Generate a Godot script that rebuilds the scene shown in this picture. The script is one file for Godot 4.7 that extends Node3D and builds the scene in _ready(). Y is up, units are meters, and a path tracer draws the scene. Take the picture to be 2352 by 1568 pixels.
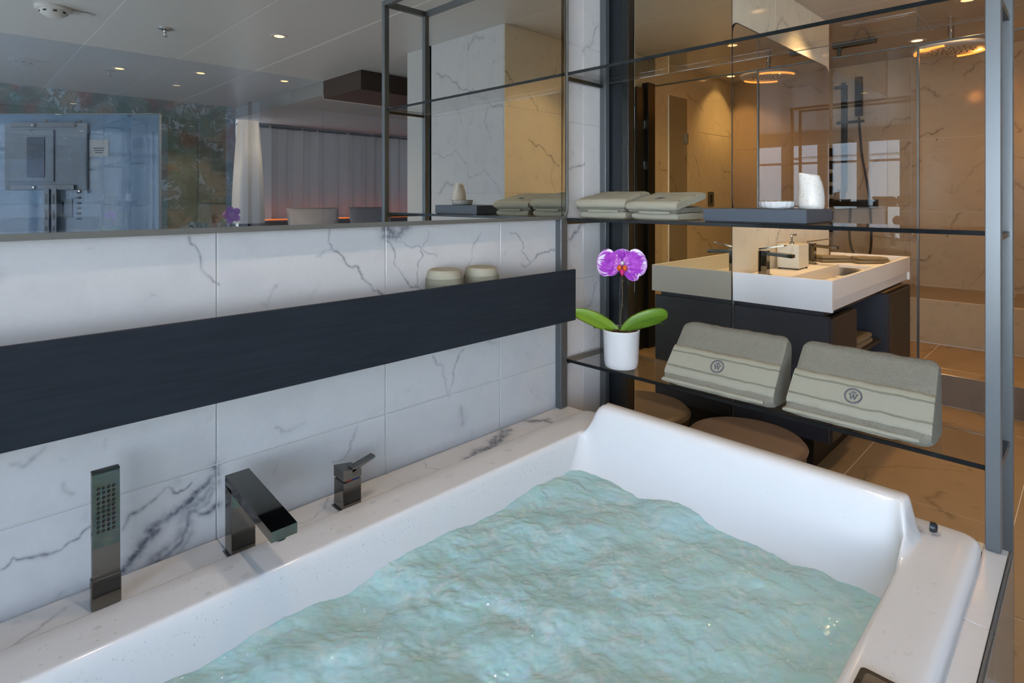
extends Node3D
# Ship suite: a whirlpool tub below a mirror, an open glass shelf unit, the lit bathroom behind it and the bedroom seen in the mirror.

var names := {}
var M := {}
var cache := {}
var rng := RandomNumberGenerator.new()

# ------------------------------------------------------------------ objects
func numbered(called: String) -> String:
	var k: int = names.get(called, 0)
	names[called] = k + 1
	return called if k == 0 else "%s_%03d" % [called, k]

func tag(o: Node, label: String, category: String, group := "", kind := ""):
	o.set_meta("label", label)
	o.set_meta("category", category)
	if group: o.set_meta("group", group)
	if kind: o.set_meta("kind", kind)
	return o

func thing(called: String, label: String, category: String, at := Vector3.ZERO, group := "") -> Node3D:
	var o := Node3D.new()
	o.name = numbered(called)
	add_child(o)
	o.position = at
	tag(o, label, category, group)
	return o

func origin_of(n: Node) -> Vector3:
	var p := Vector3.ZERO
	while n != self:
		p += n.position
		n = n.get_parent()
	return p

func part(parent: Node, called: String, mesh: Mesh, mat: Material, at := Vector3.ZERO, turn := Vector3.ZERO) -> MeshInstance3D:
	var o := MeshInstance3D.new()
	o.name = numbered(called) if parent == self else called
	o.mesh = mesh
	o.material_override = mat
	parent.add_child(o, true)
	o.position = at
	o.rotation = turn
	return o

# a bevelled box between two corners given in the room's metres
func bx(parent: Node, called: String, mat: Material, lo: Vector3, hi: Vector3, b := 0.002) -> MeshInstance3D:
	return part(parent, called, bevel_box(hi - lo, b), mat, (lo + hi) / 2 - origin_of(parent))

func structure(called: String, mat: Material, lo: Vector3, hi: Vector3) -> MeshInstance3D:
	var o := bx(self, called, mat, lo, hi, 0.001)
	o.set_meta("kind", "structure")
	return o

# ------------------------------------------------------------------ shapes
func tri(st: SurfaceTool, a: Vector3, b: Vector3, c: Vector3):
	st.add_vertex(a); st.add_vertex(b); st.add_vertex(c)

func tri_out(st: SurfaceTool, a: Vector3, b: Vector3, c: Vector3, uv = null):
	if (c - a).cross(b - a).dot(a + b + c) < 0:
		var t := b
		b = c
		c = t
	for p in [a, b, c]:
		if uv != null: st.set_uv(uv.call(p))
		st.add_vertex(p)

func bevel_box(size: Vector3, b := 0.002, uv = null) -> ArrayMesh:
	var key := "%s/%.5f" % [size, b]
	if not uv != null and cache.has(key): return cache[key]
	b = minf(b, minf(size.x, minf(size.y, size.z)) * 0.45)
	var h := size / 2
	var st := SurfaceTool.new()
	st.begin(Mesh.PRIMITIVE_TRIANGLES)
	st.set_smooth_group(-1)
	var at := func(s: Vector3, axis: int) -> Vector3:
		var p := Vector3.ZERO
		for k in 3: p[k] = s[k] * (h[k] - (0.0 if k == axis else b))
		return p
	for a in 3:
		var u := (a + 1) % 3
		var v := (a + 2) % 3
		for s in [-1.0, 1.0]:
			var q := []
			for w in [[-1, -1], [1, -1], [1, 1], [-1, 1]]:
				var c := Vector3.ZERO
				c[a] = s; c[u] = w[0]; c[v] = w[1]
				q.append(at.call(c, a))
			tri_out(st, q[0], q[1], q[2], uv)
			tri_out(st, q[0], q[2], q[3], uv)
			for s2 in [-1.0, 1.0]:
				var e := []
				for s3 in [-1.0, 1.0]:
					var c := Vector3.ZERO
					c[a] = s; c[u] = s2; c[v] = s3
					e.append(at.call(c, a)); e.append(at.call(c, u))
				tri_out(st, e[0], e[1], e[3], uv)
				tri_out(st, e[0], e[3], e[2], uv)
	for sx in [-1, 1]:
		for sy in [-1, 1]:
			for sz in [-1, 1]:
				var c := Vector3(sx, sy, sz)
				tri_out(st, at.call(c, 0), at.call(c, 1), at.call(c, 2), uv)
	st.generate_normals()
	var m := st.commit()
	if not uv != null: cache[key] = m
	return m

# rings of equal length joined into one skin; caps fan to the ring's middle
func loft(rings: Array, cap0 := true, cap1 := true, closed := true, smooth := true) -> ArrayMesh:
	var st := SurfaceTool.new()
	st.begin(Mesh.PRIMITIVE_TRIANGLES)
	st.set_smooth_group(0 if smooth else -1)
	var n: int = rings[0].size()
	var last := n if closed else n - 1
	for i in rings.size() - 1:
		for j in last:
			var k := (j + 1) % n
			var a: Vector3 = rings[i][j]
			var b: Vector3 = rings[i][k]
			var c: Vector3 = rings[i + 1][k]
			var d: Vector3 = rings[i + 1][j]
			tri(st, a, b, c); tri(st, a, c, d)
	for e in [[cap0, 0], [cap1, rings.size() - 1]]:
		if not e[0]: continue
		st.set_smooth_group(1 + e[1] if smooth else -1)
		var mid := Vector3.ZERO
		for p in rings[e[1]]: mid += p
		mid /= n
		for j in n:
			if e[1] == 0: tri(st, mid, rings[0][(j + 1) % n], rings[0][j])
			else: tri(st, mid, rings[e[1]][j], rings[e[1]][(j + 1) % n])
	st.generate_normals()
	return st.commit()

func lathe(profile: Array, seg := 40, cap0 := true, cap1 := true) -> ArrayMesh:
	var rings := []
	for p in profile:
		var r := PackedVector3Array()
		for j in seg:
			var a := TAU * j / seg
			r.append(Vector3(cos(a) * p[0], p[1], sin(a) * p[0]))
		rings.append(r)
	return loft(rings, cap0, cap1)

func tube(points: Array, radius: float, seg := 10) -> ArrayMesh:
	var rings := []
	var side := Vector3.ZERO
	for i in points.size():
		var dir: Vector3 = (points[mini(i + 1, points.size() - 1)] - points[maxi(i - 1, 0)]).normalized()
		if side == Vector3.ZERO: side = dir.cross(Vector3.UP if absf(dir.y) < 0.9 else Vector3.RIGHT).normalized()
		side = (side - dir * side.dot(dir)).normalized()
		var up := dir.cross(side)
		var r := PackedVector3Array()
		for j in seg: r.append(points[i] + (side * cos(TAU * j / seg) + up * sin(TAU * j / seg)) * radius)
		rings.append(r)
	return loft(rings)

func smooth_path(pts: Array, per := 6) -> Array:
	var out := []
	for i in pts.size() - 1:
		var p0: Vector3 = pts[maxi(i - 1, 0)]
		var p3: Vector3 = pts[mini(i + 2, pts.size() - 1)]
		for k in per: out.append((pts[i] as Vector3).cubic_interpolate(pts[i + 1], p0, p3, float(k) / per))
	out.append(pts[-1])
	return out

# a profile (x, y) run along z from z0 to z1, flat ends
func extrude(poly: PackedVector2Array, z0: float, z1: float) -> ArrayMesh:
	var st := SurfaceTool.new()
	st.begin(Mesh.PRIMITIVE_TRIANGLES)
	st.set_smooth_group(-1)
	if Geometry2D.is_polygon_clockwise(poly): poly.reverse()
	var n := poly.size()
	for i in n:
		var a := poly[i]
		var b := poly[(i + 1) % n]
		tri(st, Vector3(a.x, a.y, z0), Vector3(b.x, b.y, z1), Vector3(b.x, b.y, z0))
		tri(st, Vector3(a.x, a.y, z0), Vector3(a.x, a.y, z1), Vector3(b.x, b.y, z1))
	var t := Geometry2D.triangulate_polygon(poly)
	for i in range(0, t.size(), 3):
		var a := poly[t[i]]
		var b := poly[t[i + 1]]
		var c := poly[t[i + 2]]
		if (b - a).cross(c - a) < 0:
			var s := b
			b = c
			c = s
		tri(st, Vector3(a.x, a.y, z1), Vector3(c.x, c.y, z1), Vector3(b.x, b.y, z1))
		tri(st, Vector3(a.x, a.y, z0), Vector3(b.x, b.y, z0), Vector3(c.x, c.y, z0))
	st.generate_normals()
	return st.commit()

func rounded(w: float, h: float, r: float, n := 8, corners := [true, true, true, true]) -> PackedVector2Array:
	var p := PackedVector2Array()
	var c := [Vector2(w / 2, h / 2), Vector2(-w / 2, h / 2), Vector2(-w / 2, -h / 2), Vector2(w / 2, -h / 2)]
	for k in 4:
		if not corners[k]:
			p.append(c[k])
			continue
		var m: Vector2 = c[k] - Vector2(signf(c[k].x), signf(c[k].y)) * r
		for i in n + 1:
			var a := PI / 2 * (k + float(i) / n)
			p.append(m + Vector2(cos(a), sin(a)) * r)
	return p

# a soft slab such as a folded cloth: rounded section run along z, swelling a little and uneven
func soft_slab(size: Vector3, r: float, noise_amp: float, seed_: int, lean := 0.0, pinch := 0.7) -> ArrayMesh:
	var n := FastNoiseLite.new()
	n.seed = seed_
	n.frequency = 9.0
	var sec := []
	var base := rounded(size.x, size.y, minf(r, size.y * 0.49), 6)
	for k in base.size():
		var a := base[k]
		var b := base[(k + 1) % base.size()]
		var steps := maxi(1, int((b - a).length() / 0.012))
		for s in steps: sec.append(a.lerp(b, float(s) / steps))
	var rings := []
	var nz := maxi(10, int(size.z / 0.012))
	for i in nz + 1:
		var f := float(i) / nz
		var e := minf(f, 1 - f) * size.z
		var sh := clampf(sqrt(maxf(0.0, 1 - pow(maxf(0.0, 1 - e / r), 2))), pinch, 1.0)
		var ring := PackedVector3Array()
		for p in sec:
			var q := Vector3(p.x * lerpf(0.94, 1.0, sh), p.y * sh + lean * p.x, (f - 0.5) * size.z)
			var d := Vector3(p.x, p.y * 2, 0).normalized()
			q += d * n.get_noise_3d(q.x + seed_, q.y * 1.5, q.z) * noise_amp
			ring.append(q)
		rings.append(ring)
	return loft(rings)

# ------------------------------------------------------------------ materials
func mat(called: String, c: Color, rough := 0.5, metal := 0.0, spec := 0.5) -> StandardMaterial3D:
	var m := StandardMaterial3D.new()
	m.resource_name = called
	m.albedo_color = c
	m.roughness = rough
	m.metallic = metal
	m.metallic_specular = spec
	M[called] = m
	return m

func glass(called: String, c: Color, alpha: float, rough := 0.0) -> StandardMaterial3D:
	var m := mat(called, Color(c.r, c.g, c.b, alpha), rough)
	m.transparency = BaseMaterial3D.TRANSPARENCY_ALPHA
	return m

func white_dot() -> ImageTexture:
	var im := Image.create(4, 4, false, Image.FORMAT_RGB8)
	im.fill(Color.WHITE)
	return ImageTexture.create_from_image(im)

func glow(called: String, c: Color, e: float) -> StandardMaterial3D:
	var m := mat(called, c, 0.5)
	m.emission_enabled = true
	m.emission = c
	m.emission_energy_multiplier = e
	return m

func noise(freq: float, seed_: int, oct := 4, type := FastNoiseLite.TYPE_SIMPLEX, fractal := FastNoiseLite.FRACTAL_FBM) -> FastNoiseLite:
	var n := FastNoiseLite.new()
	n.noise_type = type
	n.seed = seed_
	n.frequency = freq
	n.fractal_type = fractal
	n.fractal_octaves = oct
	return n

func normal_noise(freq: float, seed_: int, strength: float, size := 512, type := FastNoiseLite.TYPE_SIMPLEX) -> NoiseTexture2D:
	var t := NoiseTexture2D.new()
	t.width = size
	t.height = size
	t.seamless = true
	t.as_normal_map = true
	t.bump_strength = strength
	t.noise = noise(freq, seed_, 4, type)
	return t

# marble: pale ground with soft clouds, fine ridged veins, and given veins as [width in px, strength, x, y, x, y ...] in metres
func marble(w: int, h: int, px: float, x0: float, y0: float, veins: Array, seed_: int, fine: float, base := 204) -> ImageTexture:
	var cloud := noise(0.006, seed_, 4)
	var ridge := noise(0.0028, seed_ + 7, 4, FastNoiseLite.TYPE_SIMPLEX_SMOOTH, FastNoiseLite.FRACTAL_RIDGED)
	ridge.domain_warp_enabled = true
	ridge.domain_warp_amplitude = 60.0
	ridge.domain_warp_frequency = 0.006
	var grain := noise(0.05, seed_ + 3, 3)
	var a := cloud.get_image(w, h).get_data()
	var b := ridge.get_image(w, h).get_data()
	var g := grain.get_image(w, h).get_data()
	var dark := PackedFloat32Array()
	dark.resize(w * h)
	var jit := noise(0.009, seed_ + 11, 3)
	for v in veins:
		var wide: float = v[0]
		var force: float = v[1]
		for i in range(2, v.size() - 3, 2):
			var p := Vector2((v[i] - x0) * px, h - (v[i + 1] - y0) * px)
			var q := Vector2((v[i + 2] - x0) * px, h - (v[i + 3] - y0) * px)
			var steps := maxi(2, int(p.distance_to(q) / maxf(1.0, wide * 0.3)))
			for s in steps:
				var c := p.lerp(q, float(s) / steps)
				c += Vector2(jit.get_noise_2d(c.x, c.y), jit.get_noise_2d(c.y + 500, c.x)) * (16.0 + wide * 0.5)
				var r := wide * (0.6 + 0.6 * absf(jit.get_noise_2d(c.x * 0.7, c.y * 0.7 + 900)))
				var ext := r * 3.3
				var k := force * (0.75 + 0.5 * jit.get_noise_2d(c.x + 50, c.y))
				for yy in range(maxi(0, int(c.y - ext)), mini(h, int(c.y + ext) + 1)):
					for xx in range(maxi(0, int(c.x - ext)), mini(w, int(c.x + ext) + 1)):
						var d2 := ((xx - c.x) * (xx - c.x) + (yy - c.y) * (yy - c.y)) / (r * r)
						var f := k * (0.7 * exp(-d2 * 1.6) + 0.3 * exp(-d2 * 0.32))
						var at := yy * w + xx
						if f > dark[at]: dark[at] = f
	var out := PackedByteArray()
	out.resize(w * h * 3)
	for i in w * h:
		var cl := a[i] / 255.0 - 0.5
		var ri := maxf(0.0, b[i] / 255.0 - 0.80) * 5.0
		var gr := g[i] / 255.0 - 0.5
		var f := dark[i] * (1.0 + gr * 0.9)
		f = clampf(f + ri * ri * fine * clampf(0.5 + cl * 3.0, 0.0, 1.0) + maxf(0.0, cl) * 0.10 + gr * 0.02, 0.0, 1.0)
		out[i * 3] = int(base - 118 * f)
		out[i * 3 + 1] = int(base - 114 * f)
		out[i * 3 + 2] = int(base - 104 * f)
	return ImageTexture.create_from_image(Image.create_from_data(w, h, false, Image.FORMAT_RGB8, out))

func marble_material(called: String, tex: Texture2D, scale_: float, off: Vector3, rough := 0.13) -> StandardMaterial3D:
	var m := mat(called, Color.WHITE, rough)
	m.albedo_texture = tex
	m.uv1_triplanar = true
	m.uv1_world_triplanar = true
	m.uv1_triplanar_sharpness = 20.0
	m.uv1_scale = Vector3.ONE * scale_
	m.uv1_offset = off
	return m

# rows of thin tiles over a rectangle. axis: the way they face (0 x, 1 y, 2 z); cuts along the two other axes
func tiles(parent: Node, axis: int, face: float, sgn: float, us: Array, vs: Array, mats: Array, gap := 0.0025, uv = null, thick := 0.012):
	var u := 0 if axis != 0 else 2
	var v := 1 if axis != 1 else 2
	var k := 0
	for i in us.size() - 1:
		for j in vs.size() - 1:
			var lo := Vector3.ZERO
			var hi := Vector3.ZERO
			lo[axis] = minf(face, face - sgn * thick)
			hi[axis] = maxf(face, face - sgn * thick)
			lo[u] = us[i] + gap / 2
			hi[u] = us[i + 1] - gap / 2
			lo[v] = vs[j] + gap / 2
			hi[v] = vs[j + 1] - gap / 2
			var c := (lo + hi) / 2
			var f = null
			if uv != null: f = func(p: Vector3) -> Vector2: return uv.call(p + c)
			part(parent, "tile", bevel_box(hi - lo, 0.0008, f), mats[(i * 7 + j * 3 + k) % mats.size()], c - origin_of(parent))
			k += 1

func span(from: float, to: float, step: float) -> Array:
	var out := []
	var x := from
	while x < to - 0.01:
		out.append(x)
		x += step
	out.append(to)
	return out

func spot(at: Vector3, c: Color, e: float, angle := 55.0):
	var l := SpotLight3D.new()
	l.name = numbered("downlight_beam")
	l.light_color = c
	l.light_energy = e
	l.spot_angle = angle
	l.spot_angle_attenuation = 0.8
	l.spot_range = 12.0
	l.spot_attenuation = 2.0
	l.light_size = 0.035
	l.shadow_enabled = true
	add_child(l)
	l.position = at
	l.rotation = Vector3(-PI / 2, 0, 0)

# ------------------------------------------------------------------ scene
const EYE := Vector3(0, 1.30, 1.45)
const CEIL := 2.55
const WARM := Color(1.0, 0.76, 0.46)

func _ready():
	rng.seed = 11
	camera_and_light()
	materials()
	shell()
	tub()
	water()
	wall_fittings()
	shelf_unit()
	shelf_things()
	bathroom()
	bedroom()
	ceiling_things()

func camera_and_light():
	var cam := Camera3D.new()
	cam.name = "camera"
	add_child(cam)
	cam.position = EYE
	cam.rotation = Vector3(0, deg_to_rad(-(90.0 - 45.3)), 0)
	cam.projection = Camera3D.PROJECTION_FRUSTUM
	cam.near = 0.05
	cam.far = 200.0
	cam.size = 0.05 * 1568.0 / 1329.0
	cam.frustum_offset = Vector2(0, -0.05 * 328.0 / 1329.0)
	cam.current = true
	var sky := ProceduralSkyMaterial.new()
	sky.sky_top_color = Color(0.56, 0.67, 0.82)
	sky.sky_horizon_color = Color(0.88, 0.92, 0.96)
	sky.ground_bottom_color = Color(0.70, 0.72, 0.74)
	sky.ground_horizon_color = Color(0.74, 0.78, 0.82)
	sky.sky_energy_multiplier = 7.4
	sky.ground_energy_multiplier = 9.8
	var e := Environment.new()
	e.background_mode = Environment.BG_SKY
	e.sky = Sky.new()
	e.sky.sky_material = sky
	e.tonemap_mode = Environment.TONE_MAPPER_LINEAR
	e.tonemap_exposure = 0.245
	e.sdfgi_enabled = true
	e.ssao_enabled = true
	e.ssil_enabled = true
	var w := WorldEnvironment.new()
	w.name = "environment"
	w.environment = e
	add_child(w)

func materials():
	mat("acrylic", Color(0.90, 0.90, 0.90), 0.12, 0.0, 0.5)
	mat("panel_white", Color(0.78, 0.78, 0.77), 0.32, 0.0, 0.5)
	mat("seam_white", Color(0.93, 0.93, 0.93), 0.6)
	mat("wall_white", Color(0.80, 0.80, 0.79), 0.6)
	mat("grout", Color(0.78, 0.78, 0.77), 0.8)
	mat("mirror", Color(0.93, 0.94, 0.93), 0.0, 1.0)
	mat("mirror_olive", Color(0.92, 0.93, 0.88), 0.0, 1.0)
	mat("gunmetal", Color(0.33, 0.34, 0.34), 0.22, 1.0)
	mat("frame_metal", Color(0.42, 0.44, 0.45), 0.3, 0.6)
	mat("mirror_frame", Color(0.42, 0.42, 0.40), 0.45, 0.3)
	mat("black_chrome", Color(0.50, 0.50, 0.49), 0.05, 1.0)
	mat("chrome", Color(0.8, 0.8, 0.8), 0.06, 1.0)
	mat("black_matt", Color(0.025, 0.025, 0.028), 0.4)
	mat("black", Color(0.012, 0.012, 0.012), 0.5)
	mat("jamb", Color(0.12, 0.14, 0.16), 0.35, 0.3)
	mat("slate", Color(0.155, 0.165, 0.19), 0.45)
	mat("slate_brown", Color(0.20, 0.175, 0.16), 0.5)
	mat("ceramic", Color(0.86, 0.86, 0.86), 0.2)
	mat("stone_white", Color(0.94, 0.94, 0.94), 0.35)
	mat("floor_wood", Color(0.70, 0.67, 0.62), 0.7)
	mat("soffit", Color(0.17, 0.125, 0.10), 0.45)
	mat("leather", Color(0.42, 0.36, 0.32), 0.42)
	mat("edge_glass", Color(0.06, 0.075, 0.085), 0.15, 0.0, 0.35)
	glass("shelf_glass", Color(0.30, 0.34, 0.33), 0.10)
	glass("window_glass", Color(0.9, 0.95, 1.0), 0.02)
	glass("clear_glass", Color(0.85, 0.9, 0.85), 0.03)
	# the shower screen and the bedroom screen are coated: they mirror part of the light, tinted
	for d in [["coated_bronze", Color(0.80, 0.83, 0.86), 0.08], ["coated_blue", Color(0.66, 0.74, 0.86), 0.24], ["smoked", Color(0.42, 0.40, 0.33), 0.35]]:
		var c: Color = d[1]
		var g := mat(d[0], Color(c.r, c.g, c.b, d[2]), 0.0, 1.0)
		g.albedo_texture = white_dot()
		g.transparency = BaseMaterial3D.TRANSPARENCY_ALPHA
	glow("lamp_warm", Color(1.0, 0.80, 0.55), 14.0)
	glow("ring_warm", Color(1.0, 0.62, 0.26), 6.0)
	glow("strip_orange", Color(1.0, 0.50, 0.14), 5.0)
	glow("key_blue", Color(0.15, 0.25, 1.0), 2.5)

	# board: dark stained with faint horizontal streaks
	var im := noise(0.02, 5, 4).get_image(512, 512)
	im.resize(2048, 512, Image.INTERPOLATE_CUBIC)
	im.crop(512, 512)
	var data := im.get_data()
	var out := PackedByteArray()
	out.resize(512 * 512 * 3)
	for i in 512 * 512:
		var f := data[i] / 255.0
		out[i * 3] = int(32 + 7 * f)
		out[i * 3 + 1] = int(36 + 8 * f)
		out[i * 3 + 2] = int(42 + 9 * f)
	var board := mat("board", Color.WHITE, 0.5, 0.0, 0.25)
	board.albedo_texture = ImageTexture.create_from_image(Image.create_from_data(512, 512, false, Image.FORMAT_RGB8, out))
	board.uv1_triplanar = true
	board.uv1_world_triplanar = true
	board.uv1_scale = Vector3(1.2, 6.0, 1.2)

	# cloth: terry pile, ribbed weave
	var terry := mat("terry", Color(0.50, 0.49, 0.44), 0.95, 0.0, 0.2)
	terry.rim_enabled = true
	terry.rim = 0.5
	terry.heightmap_enabled = true
	var tn := NoiseTexture2D.new()
	tn.width = 512; tn.height = 512; tn.seamless = true
	tn.noise = noise(0.12, 21, 2, FastNoiseLite.TYPE_CELLULAR)
	terry.heightmap_texture = tn
	terry.heightmap_scale = 0.35
	terry.uv1_triplanar = true
	terry.uv1_scale = Vector3.ONE * 6.0
	var weave := mat("weave", Color(0.60, 0.59, 0.53), 0.9, 0.0, 0.2)
	var wi := Image.create(128, 128, false, Image.FORMAT_RGB8)
	for y in 128:
		for x in 128:
			var q := 0.5 + 0.5 * sin(TAU * (x + y) / 8.0)
			var r := 0.5 + 0.5 * sin(TAU * (x - y) / 8.0)
			var k := 0.45 + 0.35 * q + 0.2 * r
			wi.set_pixel(x, y, Color(k, k, k))
	weave.heightmap_enabled = true
	weave.heightmap_texture = ImageTexture.create_from_image(wi)
	weave.heightmap_scale = 0.12
	weave.uv1_triplanar = true
	weave.uv1_scale = Vector3.ONE * 14.0
	mat("stripe", Color(0.47, 0.465, 0.41), 0.9, 0.0, 0.2)
	mat("thread", Color(0.26, 0.28, 0.34), 0.7, 0.0, 0.3)
	mat("towel_brown", Color(0.50, 0.45, 0.36), 0.95, 0.0, 0.2)

	# tray: grained leatherette
	var tray := mat("tray", Color(0.25, 0.28, 0.32), 0.5)
	tray.heightmap_enabled = true
	tray.heightmap_texture = tn
	tray.heightmap_scale = 0.03
	tray.uv1_triplanar = true
	tray.uv1_scale = Vector3.ONE * 5.0

	# glazed earthenware with brown flecks
	var gi := noise(0.03, 8, 4).get_image(256, 256).get_data()
	var g2 := noise(0.09, 18, 3).get_image(256, 256).get_data()
	var ob := PackedByteArray()
	ob.resize(256 * 256 * 3)
	for i in 256 * 256:
		var f := clampf((gi[i] / 255.0 - 0.68) * 5.0, 0.0, 1.0) * clampf((g2[i] / 255.0 - 0.4) * 3.0, 0.0, 1.0)
		ob[i * 3] = int(214 - 70 * f)
		ob[i * 3 + 1] = int(212 - 92 * f)
		ob[i * 3 + 2] = int(206 - 120 * f)
	var glaze := mat("glaze", Color.WHITE, 0.3)
	glaze.albedo_texture = ImageTexture.create_from_image(Image.create_from_data(256, 256, false, Image.FORMAT_RGB8, ob))
	glaze.uv1_triplanar = true
	glaze.uv1_scale = Vector3.ONE * 8.0

	# marble of the tub wall, its veins where they run in the place
	var V := [
		[11, 0.95, .462, .666, .436, .647, .399, .625, .368, .612, .339, .585, .314, .552, .290, .525, .278, .512],
		[8, 0.8, .462, .592, .426, .580, .399, .556, .373, .528, .347, .500],
		[14, 0.5, .440, .642, .413, .600, .390, .569, .356, .525, .326, .490],
		[9, 0.45, .46, .63, .43, .60, .41, .56, .38, .50],
		[4, 0.55, .278, .609, .314, .628, .347, .653, .390, .648, .417, .653],
		[3.5, 0.6, .081, .601, .106, .606, .138, .602, .165, .602, .196, .611, .225, .621],
		[3.0, 0.5, .411, 1.217, .422, 1.176, .436, 1.135, .445, 1.099, .460, 1.082],
		[3.2, 0.6, .743, 1.219, .755, 1.166, .787, 1.128, .820, 1.114, .848, 1.081, .882, 1.040, .918, 1.024],
		[3, 0.4, .700, 1.146, .730, 1.162, .752, 1.163],
		[16, 0.85, .930, 1.212, .965, 1.214, 1.001, 1.224],
		[13, 0.7, .930, 1.196, .945, 1.205, .985, 1.216],
		[3.0, 0.55, .933, 1.187, .938, 1.155, .948, 1.116, .978, 1.075, 1.017, 1.039, 1.046, 1.018],
		[2.5, 0.35, .945, 1.186, .986, 1.165, 1.057, 1.141, 1.099, 1.118],
		[2.6, 0.4, 1.074, 1.201, 1.049, 1.142, 1.041, 1.082, 1.017, 1.039],
		[3, 0.45, 1.433, 1.186, 1.477, 1.138, 1.499, 1.105, 1.538, 1.071],
		[4, 0.5, 1.653, 1.104, 1.580, 1.084, 1.522, 1.064, 1.488, 1.056],
		[4, 0.38, 1.099, .799, 1.124, .760, 1.137, .702, 1.151, .678],
		[4, 0.38, 1.204, .814, 1.177, .749, 1.142, .687],
		[5, 0.25, .608, 1.087, .591, 1.045, .564, 1.038],
		[4, 0.3, .827, .658, .787, .604, .762, .588],
		[8, 0.32, 1.195, .633, 1.213, .585, 1.204, .567],
		[6, 0.25, .100, .787, .119, .794, .145, .811],
		[6, 0.25, .179, .727, .189, .710],
		[7, 0.22, .608, .731, .630, .713, .664, .709],
		[3, 0.3, 1.299, 1.199, 1.270, 1.149, 1.241, 1.094],
		[7, 0.5, 1.730, 1.124, 1.797, 1.181, 1.852, 1.223, 1.930, 1.257],
		[5, 0.4, 1.838, .838, 1.895, .884, 1.930, .969],
		[4, 0.4, 1.719, 1.428, 1.783, 1.422, 1.838, 1.433]]
	var ma := marble(2048, 1024, 975.0, -0.1, 0.46, V, 3, 0.22)
	var m := mat("marble_wall", Color.WHITE, 0.12)
	m.albedo_texture = ma
	# deck marble: one broad grey band, finer lines
	var VD := [
		[16, 1.0, 1.143, .118, 1.205, .093, 1.264, .068, 1.328, .045, 1.393, .030],
		[14, 0.9, 1.185, .117, 1.262, .093, 1.339, .063, 1.396, .042],
		[9, 0.9, 1.496, .030, 1.526, .045, 1.547, .095],
		[9, 0.6, 1.51, .030, 1.56, .065],
		[3, 0.35, .631, .079, .680, .061, .743, .022],
		[3, 0.4, 1.028, .027, 1.039, .077, 1.032, .109],
		[4, 0.35, .095, .091, .133, .065, .161, .035]]
	var md := mat("marble_deck", Color.WHITE, 0.15)
	md.albedo_texture = marble(2048, 256, 975.0, -0.1, -0.06, VD, 9, 0.18, 228)
	# marble of the other rooms, three cuts of one slab
	var VB := [
		[6, 0.52, .10, .85, .25, .80, .33, .72, .45, .70, .55, .60, .62, .45],
		[4, 0.36, .33, .72, .30, .60, .36, .50],
		[8, 0.49, .70, .30, .80, .26, .92, .28, 1.0, .20],
		[3, 0.33, .05, .35, .18, .30, .30, .33, .42, .24, .5, .1],
		[4, 0.33, .75, .95, .72, .80, .80, .70, .78, .58],
		[10, 0.39, .12, .08, .22, .14, .30, .12]]
	var mb := marble(1024, 1024, 1024.0, 0.0, 0.0, VB, 31, 0.35, 226)
	for k in 3:
		marble_material("marble_%d" % k, mb, 0.8, Vector3(0.31 * k, 0.23 * k, 0.57 * k)).albedo_color = Color(1.0, 0.98, 0.90)
		marble_material("marble_white_%d" % k, mb, 0.8, Vector3(0.41 * k, 0.13 * k, 0.27 * k))
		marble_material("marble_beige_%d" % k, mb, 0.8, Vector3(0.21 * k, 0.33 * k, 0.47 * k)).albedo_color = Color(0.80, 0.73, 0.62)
	var mf := marble_material("marble_floor", mb, 0.7, Vector3(0.1, 0.4, 0.2), 0.22)
	mf.albedo_color = Color(0.66, 0.57, 0.45)
	var mf2 := marble_material("marble_floor_b", mb, 0.7, Vector3(0.6, 0.1, 0.75), 0.22)
	mf2.albedo_color = Color(0.63, 0.545, 0.43)
	marble_material("marble_step", mb, 0.9, Vector3(0.1, 0.42, 0.3), 0.2).albedo_color = Color(0.55, 0.51, 0.47)

	# leaf and petal colours lie in the vertices
	for d in [["leaf", 0.35], ["petal", 0.55]]:
		var p := mat(d[0], Color.WHITE, d[1])
		p.vertex_color_use_as_albedo = true
		p.backlight_enabled = d[0] == "petal"
		p.backlight = Color(0.3, 0.3, 0.3)
	mat("stem", Color(0.26, 0.22, 0.14), 0.6)
	mat("bark", Color(0.30, 0.17, 0.11), 0.9)
	mat("root", Color(0.55, 0.5, 0.4), 0.8)

	# water: clear aqua full of fine air
	var wn := noise(0.012, 44, 4, FastNoiseLite.TYPE_SIMPLEX, FastNoiseLite.FRACTAL_RIDGED)
	wn.domain_warp_enabled = true
	wn.domain_warp_amplitude = 60.0
	wn.domain_warp_frequency = 0.008
	var wd := wn.get_image(1024, 1024).get_data()
	var wf := noise(0.006, 45, 4).get_image(1024, 1024).get_data()
	var wb := PackedByteArray()
	wb.resize(1024 * 1024 * 3)
	for i in 1024 * 1024:
		var f := clampf((wd[i] / 255.0 - 0.55) * 1.6 * clampf((wf[i] / 255.0 - 0.40) * 3.5, 0.0, 1.0) + (wf[i] / 255.0 - 0.5) * 0.8 + 0.25, 0.0, 1.0)
		wb[i * 3] = int(184 + 34 * f)
		wb[i * 3 + 1] = int(228 + 14 * f)
		wb[i * 3 + 2] = int(234 + 12 * f)
	var water_ := glass("water", Color(1, 1, 1), 0.82, 0.03)
	water_.albedo_texture = ImageTexture.create_from_image(Image.create_from_data(1024, 1024, false, Image.FORMAT_RGB8, wb))
	water_.uv1_triplanar = true
	water_.uv1_world_triplanar = true
	water_.uv1_scale = Vector3.ONE * 1.1
	water_.metallic_specular = 0.4
	water_.subsurf_scatter_enabled = true
	water_.subsurf_scatter_strength = 0.6
	mat("sparkle_foam", Color(0.93, 0.96, 0.97), 0.08, 0.0, 0.6)
	var drop := glass("droplet", Color(0.9, 0.95, 0.97), 0.12, 0.02)
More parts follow.
